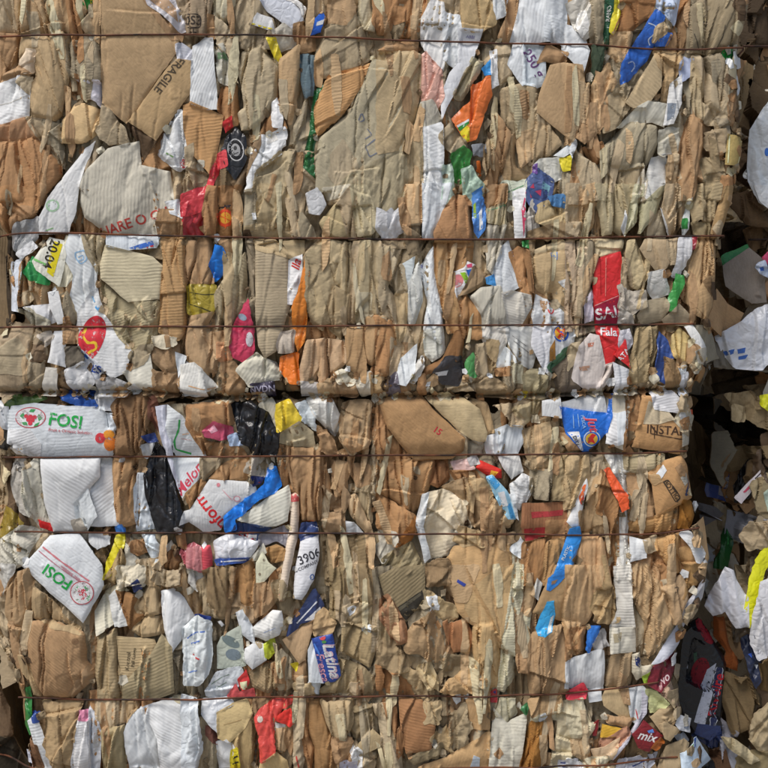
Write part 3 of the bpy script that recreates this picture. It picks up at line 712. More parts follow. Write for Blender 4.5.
DATA += '''
# 0 190 U
b #3f3124 -30,150 42,175 42,340 32,522 -30,525 ; z=-4
b #6e5232 -5,225 38,262 32,382 5,402
c O -12,-5 192,-12 152,90 100,112 30,72 18,162 -12,152 ; sx=16 sy=20
b #b17f51 38,112 90,63 142,68 147,102 60,132 28,157 ; amp=2.5
p #a9aaaa 33,172 60,130 157,105 157,172 100,252 60,242 38,212 ; amp=7
p #cfd1d3 60,245 130,200 152,222 100,252 88,272
p #c4c6ca 33,272 87,260 82,330 70,422 82,472 43,462 33,402 ; amp=6 @plastic_bag|crumpled silvery white plastic strip at the left edge of the upper bale|plastic bag
b K 78,292 137,233 152,262 110,312 100,382 122,432 78,452
p #2f8a48 93,317 132,253 202,350 190,365 120,347 ; amp=3 @green_packet|small green plastic packet below the yellow dated label|packet
w #d2cfba 238,252 260,178 302,180 292,330 262,372 228,372 ; m=pribbed a=70
w W 250,250 275,172 327,174 378,300 372,382 300,502 268,452 290,330 ; m=pribbed a=-35 amp=2 @white_carton|white ribbed carton with a pale blue recycling emblem|carton
+l #93b9dd 6 300,245 335,235 345,270 320,290 298,262 300,245
+l #93b9dd 5 310,262 330,252 332,272 312,275
f #d6d4c6 133,277 197,183 252,198 267,250 236,372 148,312 ; m=paper amp=1.5 z=1.5 @date_label|white and yellow label marked 20.04|label
+p #e2c81e 198,262 218,200 250,213 214,337 190,318
+t #2a2418 52 -108 204,248 20.04
+l #7fbf6f 9 138,268 160,278 185,290
w #cfd0d2 98,452 197,438 232,502 203,512
c T 73,402 120,378 132,422 100,452
c #a59a88 75,460 110,455 200,505 205,530 120,520
b G 238,402 265,388 302,492 290,517 253,502
f W 193,395 232,390 257,512 230,517 200,452 ; m=paper z=1 @paper_strip|narrow upright white paper strip left of the sheet with red oval|paper
v #a49378 323,175 422,178 402,240 382,332 348,262 ; m=ribbed a=-60
w W 418,178 622,174 602,222 500,234 418,217
+p #3f6cc0 503,227 588,198 594,212 535,234
+p #d04040 533,240 592,214 600,247 580,252
w W 355,395 375,378 402,480 480,582 513,622 482,702 440,722 362,652 308,602 298,532 303,470 ; amp=2.2 z=1 @white_sheet|white paper sheet with a red oval emblem and yellow swirl|paper
+o #c8303c 355,572 50,92 20
+l #e0b432 12 335,530 322,560 345,590 375,585 380,610 345,628
+l #5aa0dc 13 372,448 395,468
+l #7ab0e0 5 358,410 368,432
w #c9ccd2 313,608 402,688 437,742 388,752 338,702 ; a=40 @printed_scrap|white scrap with dark blue letters below the red oval sheet|paper
+t #2f4a94 42 -15 375,690 ES
+p #2f62b0 318,612 345,640 340,652 316,630
b #a39475 383,345 500,432 617,425 612,542 592,592 540,642 458,562 418,482 ; m=ribbed a=20 amp=5
f #b5a78c 408,215 592,260 630,295 617,422 500,432 393,342 388,290 ; a=2 m=ribbed amp=1.6 bulge=4 z=1 @corrugated_carton|beige ribbed corrugated panel with rounded corner under the lettered grey carton|carton
c K 618,85 702,88 717,177 613,182 608,130
w W 638,50 692,40 704,112 660,95
b #aa804f 625,192 660,174 717,180 717,542 690,577 613,542 623,420 632,300 ; a=1 m=ribbed bulge=6
b #93714f 585,602 692,587 692,682 640,702 583,652 ; amp=2
c M 583,562 692,568 680,602 590,604 ; m=paper
w #d7d3c4 478,702 582,633 603,752 560,770 500,742 ; amp=2 @paper_cup|crushed cream paper cup near the bottom of the upper bale|paper cup
c G 503,642 540,598 592,600 570,652 508,692
c #937e66 -14,540 40,508 132,513 182,560 187,642 120,722 60,790 -14,790 ; sx=16 sy=22
b #9f8a6e -14,622 70,568 162,682 100,712 -14,702
c #7b6149 128,588 182,608 184,662 128,652
c #8d7a62 120,690 180,650 175,740 120,790 60,790
f W 190,662 215,543 257,543 257,682 ; m=paper z=1 @paper_strip|short white paper strip below the third wire near the left edge|paper
f #cfc9bd 163,790 185,680 232,685 217,790 ; m=paper
c #b4aca0 150,560 202,538 217,560 180,612
b K 253,538 302,533 307,592 258,592
c #5f554b 253,602 312,600 332,662 268,692
p #b9bcbf 258,692 332,658 372,742 300,790 268,742 ; amp=6
p #a9a7a5 372,730 440,720 500,745 490,790 380,790
b #b48a62 698,562 730,520 775,500 790,600 775,682 713,642
w #d3d0cb 688,742 720,658 775,700 800,790 700,790 ; amp=2
c K 588,682 640,700 702,680 682,790 600,790
w W 678,622 722,640 690,722
# 190 190 U
p #c93a40 -30,20 82,-12 52,87 -30,112 ; z=1
p #a52f36 -20,112 52,90 52,178 -20,178
b O 73,-12 112,-5 102,102 92,182 58,177 53,102
b #9a6a3c 108,-12 202,-12 172,60 113,62
b #a0713f 103,65 167,58 178,112 162,182 103,177 ; amp=2 @printed_box|brown box scrap printed with an orange sun|box
+p #3a3030 110,62 166,58 168,70 112,74
+o #d04a2c 138,110 34,34 0
+o #e0a03a 138,110 22,22 0
+l #d8602c 4 138,70 138,150
+l #d8602c 4 105,95 172,128
b O 163,58 202,58 208,182 163,178
b K -12,190 32,198 47,332 42,372 -12,362
b K 28,180 77,190 87,292 97,362 43,367 33,282
p #9c8a2e -5,368 102,368 107,442 80,488 30,493 -5,472 ; amp=2.5 bulge=6 @plastic_bag|olive yellow plastic bag with dark seams above the third wire|plastic bag
+l #3f3a18 4 2,395 60,405 100,402
+l #3f3a18 4 2,440 50,455 85,470
b K 98,188 202,198 192,242 150,292 128,222
p #1f78d2 80,292 100,210 127,220 150,302 100,357 ; amp=4 @blue_plastic|bright blue plastic lump above the olive yellow bag|plastic scrap
b #a18c6c 98,402 180,268 212,238 217,350 207,442 170,517 123,507 103,472 ; m=ribbed a=-32 amp=4
b G 203,10 272,-12 257,152 203,172
c #a8926f 253,-12 377,-12 387,70 392,162 263,137 258,60 ; sx=18 sy=26
b #a08a69 203,150 300,118 392,160 425,185 208,182 ; a=0
v T 383,-12 442,-12 432,182 393,182
w W 243,93 253,92 256,116 246,118
p #c9c9c9 443,20 490,-5 527,60 500,102 458,92 ; amp=6 @plastic_bag|small crumpled clear plastic knot above the second wire|plastic bag
b M 508,0 622,-12 582,32 530,42
b #a3926f 500,130 560,58 602,120 622,187 518,182 ; bulge=7
v T 570,40 622,-12 642,192 610,192
b #b3a384 618,-12 682,-12 727,142 700,172 640,182 ; amp=2.5
p #cacdd2 723,112 772,73 800,120 772,187 740,187
c #8f7f68 388,180 430,88 472,150 482,187
b #8c7c68 216,188 247,190 267,522 252,605 240,482 ; amp=2
f #a8947a 253,213 382,248 387,442 362,522 332,622 290,648 265,602 256,502 ; a=1 m=ribbed amp=1.5 bulge=4 tuck=3
b #a68e6b 243,193 330,193 432,272 380,262 255,232 ; amp=2
f #a68f6c 343,193 442,195 442,242 410,277 ; amp=1.5
w W 383,272 432,248 432,330 395,442 378,442 ; @printed_carton|white carton strip with red script beside bright orange strip|carton
+t #c8342c 46 78 410,290 lla
p #e8802e 398,442 432,358 445,248 457,300 442,582 415,624 398,562 ; amp=2.5 z=1 @orange_strip|bright orange plastic strip crossing the third wire|plastic strip
b #b5a99a 333,602 350,548 402,538 397,622 338,627
p #d9701c 348,642 417,623 417,742 385,744 348,692 ; amp=3 @orange_plastic|deep orange plastic lump below the orange strip|plastic scrap
b #a58e6c 443,240 520,188 542,250 572,380 532,472 510,542 470,512 448,422 ; bulge=6
b #a9926f 518,193 622,198 637,332 612,422 560,362
b #a08866 558,368 622,408 612,512 582,572 540,542 518,472
v #a8906c 458,330 500,378 542,512 500,522 458,482
b #b39a76 538,480 582,468 602,522 550,527 ; m=ribbed a=10
v T 626,198 662,193 652,332 632,512 608,512
v #a8926f 653,198 702,198 697,407 633,482
v #a48c69 688,198 732,198 762,402 740,492 700,482 693,402
b #b3a48a 638,398 697,398 697,512 638,512
v T 723,198 785,198 775,372 738,332
b #a88054 598,528 672,528 667,652 682,692 650,712 598,672 ; bulge=7 amp=3
b #ae8355 678,488 752,488 742,602 722,692 663,652 668,540 ; bulge=7 amp=3
b #ab8051 748,498 802,518 792,642 760,722 718,692 743,602 ; bulge=7
b #bb9673 428,682 450,578 522,568 502,702 480,742 428,742
b #b58c66 493,580 527,573 527,742 498,742
b #bd9874 523,568 592,578 602,662 560,702 528,722
f #b8b4b0 428,733 492,738 502,790 428,790 ; m=paper
b #ae8a63 -5,488 102,468 60,522 -5,527
b #b08c66 -5,528 52,538 112,642 102,702 40,692 -5,652 ; bulge=7
b #b08c66 48,540 112,548 122,642 105,652
c K 93,550 162,528 152,592 108,592
b #c08457 108,588 147,588 162,652 130,667 108,642
p #c23a58 213,442 226,418 242,502 252,612 240,642 210,662 168,642 148,592 178,502 ; amp=5 @red_wrapper|crumpled crimson wrapper with pale spots beside the tall corrugated board|wrapper
+o #8a98a8 205,490 18,12 30
+o #c8c4c8 232,575 14,28 0
c K 118,660 172,663 222,722 202,790 128,790
w #d6d2cc -30,672 20,665 52,690 108,757 60,778 -30,760 ; amp=2 bulge=6 @foam_plate|crushed white plate edge near the bottom of the upper bale|plate
+l #c8905a 4 0,752 60,768 100,758
c #d2ccb8 178,692 260,623 282,650 332,660 358,722 235,752 ; m=pribbed a=60 sx=16 z=1 @paper_scrap|torn cream ribbed paper scrap below the crimson wrapper|paper
b #3a3448 233,745 322,738 328,790 238,790 ; m=film amp=2 @dark_wrapper|dark wrapper with pale letters under the torn cream scrap|wrapper
+t #b8b4c8 34 4 280,765 NVDN
c M 553,702 590,688 642,720 620,742 570,737
c K 543,740 642,740 642,790 548,790
c #cbc4b4 638,720 692,700 702,790 658,790
c L 490,745 550,720 555,790 500,790
v #a88a62 690,700 740,705 760,790 700,790
# 380 190 U
w W 163,-20 272,-20 242,82 207,152 202,192 163,187 ; sx=8 amp=4 a=85
+l #a9c4b0 5 240,-10 235,40
p #d3d5d8 -14,70 40,98 92,53 97,152 60,187 10,187 -14,152 ; @plastic_bag|white plastic bag corner above the second wire beside smooth tan sheet|plastic bag
b L 93,-20 157,-20 157,137 98,142
c #7e6a52 88,140 152,133 152,252 108,242
b T -5,203 92,203 102,222 20,227
b #a67448 203,167 240,88 292,18 327,23 347,50 352,182 342,197 208,197 ; bulge=7 @kraft_bag|smooth orange-brown cardboard dome right of the white paper column|cardboard
w W 78,292 132,258 112,392 98,382
v #cdcdc6 98,392 150,258 162,422 130,522 108,522 ; m=paper
v W 148,302 207,208 227,402 242,502 232,592 168,542 183,432 ; m=paper @crumpled_paper|long crumpled white paper between the second and third wires|paper
+l #8a8cc8 9 165,225 158,300
b #c6c5ba 168,540 242,528 247,622 200,662 173,632 ; m=paper
v #a58e6e -14,220 42,220 52,332 20,382 -14,342
v T 28,230 92,300 102,392 60,402 38,332
v #a78f6c 58,400 107,393 102,542 70,602 58,522
v T -2,340 52,400 62,522 30,502 -12,472
b O -14,490 42,500 52,642 30,722 -14,712
v #b3997a 40,560 90,600 80,680 40,740
b #ac8150 206,198 267,193 272,332 302,432 302,542 260,552 233,422 213,332
b #a6794a 263,193 357,198 352,292 300,312 266,332
p #4a7ec0 353,30 385,8 400,40 397,152 375,187 358,162 ; amp=6 @blue_wrapper|narrow crumpled blue and green wrapper beside the orange-brown dome|wrapper
+p #9ab83a 356,60 366,50 368,110 358,112
+p W 378,90 390,70 392,150 380,160
b O 303,432 330,398 347,482 325,562 303,532
b #a47544 328,398 377,458 403,562 370,577 333,572 ; amp=3
f #d6d6d8 263,325 322,300 335,278 362,290 357,342 325,372 295,417 ; m=paper z=1.5 @printed_label|small white label with red, green and blue print on brown cardboard|label
+o #c8787a 295,352 22,26 30
+p #8ab82a 305,320 325,318 340,345 328,365
+p #2f62b8 328,310 355,305 355,340 340,345
+p #c84a6a 330,290 350,285 352,300 332,302
b #8f7456 358,290 412,330 402,362 330,402 298,412 330,372 ; amp=2
b K 398,-20 492,-20 482,52 408,77
v #aa9878 403,80 482,48 487,142 408,132
+l #6f9a7a 5 412,85 480,60
v C 408,140 482,138 472,202 430,332 408,302 ; m=pribbed a=80
w W 428,332 470,218 490,198 542,372 480,402 418,362 ; amp=2 @paper_sheet|white paper sheet with tiny grey print above the grey carton corner|paper
+l #b4b8bc 3 500,290 525,345
+l #b4b8bc 3 490,300 512,350
b O 493,245 530,213 557,230 557,332 582,392 582,442 545,402 ; a=80
v #87603a 548,220 577,240 587,402 570,392
w #3f86c4 403,340 435,328 442,372 408,362 ; m=film
b C 343,412 385,376 462,370 487,472 482,562 430,577 393,562 388,482 ; m=pribbed a=86 amp=3
w #c4c1b9 395,530 490,528 480,602 440,662 420,642 390,575
f #c6c2b8 463,400 500,388 577,405 582,452 540,522 490,527 478,462 ; m=pribbed a=-14 amp=2 @grey_carton|crushed light grey corrugated carton corner above the third wire|carton
w #c2bfb8 478,525 577,528 602,622 582,692 545,672 490,592 ; m=pribbed a=-35 amp=2 @grey_carton|light grey carton flap with faint printed lines below the third wire|carton
+l #8f8f8c 4 505,560 560,600
+l #8f8f8c 4 510,580 570,625
w W 438,682 480,603 512,640 522,662 480,682
w W 508,10 552,-5 552,187 518,192
+p #d04a6a 540,80 556,10 562,70 548,185
c #b4aca2 553,100 580,38 612,162 558,187 ; m=paper
p #3a4a7a 558,-5 642,8 627,47 580,32 ; amp=6
+p #a83a5a 590,10 615,5 612,30
c #b09870 598,60 640,48 722,73 727,142 640,152 598,122 ; m=ribbed a=80
p #4f7fae 640,32 700,20 722,50 712,72 660,65 ; amp=3
c #8e7352 558,160 700,132 772,128 772,192 556,192
p E 540,200 570,200 568,222 545,218
b #b59c78 578,240 692,198 742,213 720,232 598,252
b #a88c66 578,255 732,230 737,332 722,462 660,420 598,380 ; sx=14 amp=5 a=5
+p #5f82b8 648,245 678,240 676,270 660,278
w W 683,355 706,348 709,382
v #a88c74 733,240 775,228 775,495 738,482
w W 583,482 598,403 640,428 727,490 743,520 742,527 590,522 ; amp=2 @printed_sheet|white sheet with a red mark above the third wire|paper
+l #d04848 6 640,435 662,440 665,470 650,480 640,460
+p #a88060 612,425 640,430 635,460 615,450
w #cfd2d8 583,528 657,533 662,602 640,712 615,672 578,602 ; amp=3
w W 658,523 747,525 742,582 670,662 643,660 ; z=1 @printed_sheet|white sheet with a red and yellow star emblem ringed in blue|paper
+o #2f5ab0 692,552 30,32 0
+o #d8a030 690,550 24,26 0
+l #c83a2c 9 675,535 705,568
+l #c83a2c 9 705,532 680,570
+p #a8783a 648,610 668,575 672,650 646,665
b #4a7050 638,682 722,600 722,642 650,702 ; m=film amp=3
b #84592f 288,540 327,538 312,642 250,692 170,712 158,692 240,652 ; amp=2.5
b O 143,722 170,700 182,790 143,790
p #3f3c3e 198,702 250,640 312,640 327,702 300,752 240,742 ; amp=5 @dark_plastic|crumpled dark grey plastic bag at the bottom of the upper bale|plastic bag
+p #c9c9c9 205,702 262,692 255,712 210,716
p #4f9050 323,662 355,623 372,662 372,722 328,717 ; @plastic_scrap|pale green plastic scrap next to the dark grey bag|plastic scrap
v T 363,590 402,588 422,702 402,732 368,702
v #a58a64 408,575 452,580 442,702 420,702
c #927a5c 368,720 440,718 502,760 520,800 378,800
b O 438,690 507,678 502,712 448,712
c #b5a98f 508,670 542,678 547,742 513,742
c #9a8a6a 550,700 600,690 640,720 640,800 550,800
c #c9c6be 100,700 132,690 162,638 167,682 130,742 108,732 ; m=film
w W 58,742 80,648 142,588 132,692 98,752
p #77707a 20,740 60,700 80,780 30,800
b #6a5a4c 660,690 720,640 775,640 775,790 690,790 ; z=-2
c #a08c70 720,600 775,578 775,642 718,700
# 568 190 U
v T -14,-20 42,-20 47,122 30,184 -14,184
v L 38,-5 97,-20 97,142 60,184 43,112
b #aa9674 93,-20 167,-20 162,172 130,178 118,82
b #a5916e 163,-20 262,-20 232,102 200,178 168,152
w W 200,150 218,80 222,110 212,178
b #aea68c 253,-20 292,-20 252,132 213,184 238,62
b #a29c80 278,60 350,-5 372,-20 332,102 268,174 ; a=60
b T 298,150 350,78 372,142 378,180 298,184
w W 348,73 392,120 387,178 370,132
v T 368,-20 422,-20 417,152 395,184 358,82
w #d0d4d0 438,62 467,33 457,152 440,184 428,132
p E 430,115 452,113 454,150 432,152 ; @plastic_scrap|tiny bright green plastic scrap above the second wire by the bale corner|plastic scrap
b #9a8361 468,72 490,-20 582,-20 562,112 540,122 500,112 480,132 ; m=ribbed a=12 sx=14 @corrugated_roll|ribbed brown corrugated board standing at the corner above the second wire|cardboard
c #8e7a58 468,130 542,118 542,178 488,182
b #a57f4e 543,172 590,-5 652,-20 640,40 602,172 560,180
p #9c2f3c 463,183 492,180 497,212 470,238
v #ae947c -14,198 22,198 17,545 -14,545
v #b0987f 33,198 67,193 57,332 47,402 67,558 23,552 13,402 28,302
v G 63,193 102,193 97,332 65,392 43,402 53,332
w #d3c8d2 58,432 85,388 92,502 65,512
b #b0a084 103,193 212,193 202,247 130,262 103,247
f #d22b2c 96,270 196,240 202,270 187,520 192,592 172,667 140,678 123,652 103,520 93,420 ; m=film amp=2.0 sx=16 z=2 @red_box|flattened bright red carton lettered in white, crossing the third wire|carton
+p #94203a 97,452 188,412 188,516 104,518
+l #e0a0a0 3 98,446 188,408
+t #e8e4e4 62 10 150,475 SAL
+t #ecdede 44 -3 152,547 Fala
+l #a81c22 4 118,265 120,400
+l #ee6a60 4 140,262 138,410
b #c8c0ba 143,672 172,663 172,692 115,785 103,770 143,692 ; m=paper
w #cfc6c0 13,722 40,600 80,553 112,560 137,682 110,790 20,735 ; amp=2 @white_carton|dirty white carton piece stained red at the foot of the bright red carton|carton
+p #c0705a 70,590 95,585 90,602 72,605
+p #b08068 40,680 80,675 78,692 45,695
w #cfd0d2 168,662 205,680 227,690 227,785 178,785
p #b0acb0 195,540 235,530 240,590 205,640 190,600
f R 172,634 214,576 234,684 ; m=film amp=1 z=1 @red_packet|small red triangular packet with white letters beside the bright red carton|packet
+t #ecd8d8 30 50 208,635 ATA
b #b49b73 223,198 260,193 272,250 302,332 280,392 240,372 213,262
v T 203,258 222,270 247,392 208,422 198,372
c #b3aa9c 193,368 250,393 292,388 297,452 230,482 188,452
p #aaa59c 188,450 240,478 252,517 188,517
f #a98e6e 268,230 290,193 377,193 382,282 372,302 340,322 288,262 ; amp=1.5
b T 373,193 427,183 412,292 385,292 368,222
p #cfd1d4 418,190 462,183 467,242 420,342 398,332 413,262 ; amp=6 @plastic_bag|crumpled clear white plastic hanging from the second wire near the corner|plastic bag
p #c2c3bf 303,322 362,308 387,402 330,422 298,382 ; amp=4
p #358a3c 373,442 400,378 410,323 442,328 437,372 410,422 407,472 380,467 ; amp=3 @plastic_strip|bent green plastic strip behind grey cardboard flaps|plastic strip
f #94836c 263,482 290,428 372,413 382,440 372,502 278,517 ; amp=1.5 bulge=3
f #8f7e68 358,502 420,438 472,490 462,522 368,517 ; amp=1.5
b #b48e62 433,402 480,258 500,178 587,183 587,342 572,442 530,502 478,472 ; m=ribbed a=72 amp=4 sx=12
f #b08a5e 468,432 520,338 562,328 562,432 525,492 ; amp=2
c #7d5f3e 500,345 545,340 560,390 545,410 520,380
f #b58d62 528,502 590,373 742,460 692,573 ; amp=1.0 z=4 m=card a=-28 @cardboard_flap|plain tan cardboard flap sticking out from the bale corner above the third wire|cardboard
v #a48c66 238,642 260,528 352,523 347,622 310,732 250,742 228,722 ; g=20
p #2f4680 328,682 350,538 377,580 397,640 397,702 375,752 340,732 ; amp=6 @blue_plastic|crumpled navy blue plastic bag below the third wire near the corner|plastic bag
b #c4aa6e 393,555 430,528 467,570 457,672 400,642 ; sx=8 amp=4
f #dcdad4 438,525 470,518 557,652 520,657 ; m=paper amp=.8 z=3 @paper_strip|slanting white paper strip with yellowed end at the corner below the third wire|paper
+p #c8b068 515,640 550,640 556,652 520,656
b K 453,588 490,598 542,662 500,692 458,662
f #8f8474 475,518 562,518 602,560 642,642 560,662 530,600 ; amp=1.5 z=-6
c W 393,690 452,678 442,712 398,717 ; m=paper
p #c2c8d2 423,718 457,698 467,790 428,790
b #a87a48 508,660 567,680 562,742 518,732 ; z=-4
v #8f6d46 365,640 400,650 430,720 420,790 370,760
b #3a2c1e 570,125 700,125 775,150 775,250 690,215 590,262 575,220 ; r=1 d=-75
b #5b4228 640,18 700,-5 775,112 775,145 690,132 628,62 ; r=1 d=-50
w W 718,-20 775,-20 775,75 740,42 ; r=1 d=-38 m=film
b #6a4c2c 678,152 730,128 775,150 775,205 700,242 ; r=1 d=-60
p #2f8a40 586,257 687,210 692,236 590,303 ; r=1 d=-58 amp=2 @green_film|smooth green plastic sheet in the dark gap beside the upper bale|plastic film
f #8f867c 588,292 690,222 742,270 758,432 702,437 598,372 ; r=1 d=-52 amp=2 @grey_board|grey cardboard panel recessed behind the projecting tan flap|cardboard
p #d04a72 743,262 775,218 775,302 ; r=1 d=-44 @pink_scrap|pink plastic scrap on the recessed upper bale|plastic scrap
p #b8c4d8 718,292 750,273 775,342 728,322 ; r=1 d=-44
+p #3f62b0 728,300 745,295 748,312 732,314
f #7b7468 540,600 600,560 660,640 775,660 775,700 560,680 ; r=1 d=-50 amp=2
p #cfd2da 568,562 640,520 720,458 775,438 800,560 775,660 740,692 640,682 588,602 ; r=1 d=-42 amp=7 sx=14 @plastic_sack|large crumpled white plastic sack with blue print on the recessed bale|plastic sack
+p #3f66b0 600,620 640,610 635,630 605,638
+p #3f66b0 648,612 680,605 676,625 652,630
+p #3f66b0 655,640 690,632 680,648 655,652
v #4a3a28 555,692 700,680 775,690 775,800 575,800 ; r=1 d=-75 g=80
'''
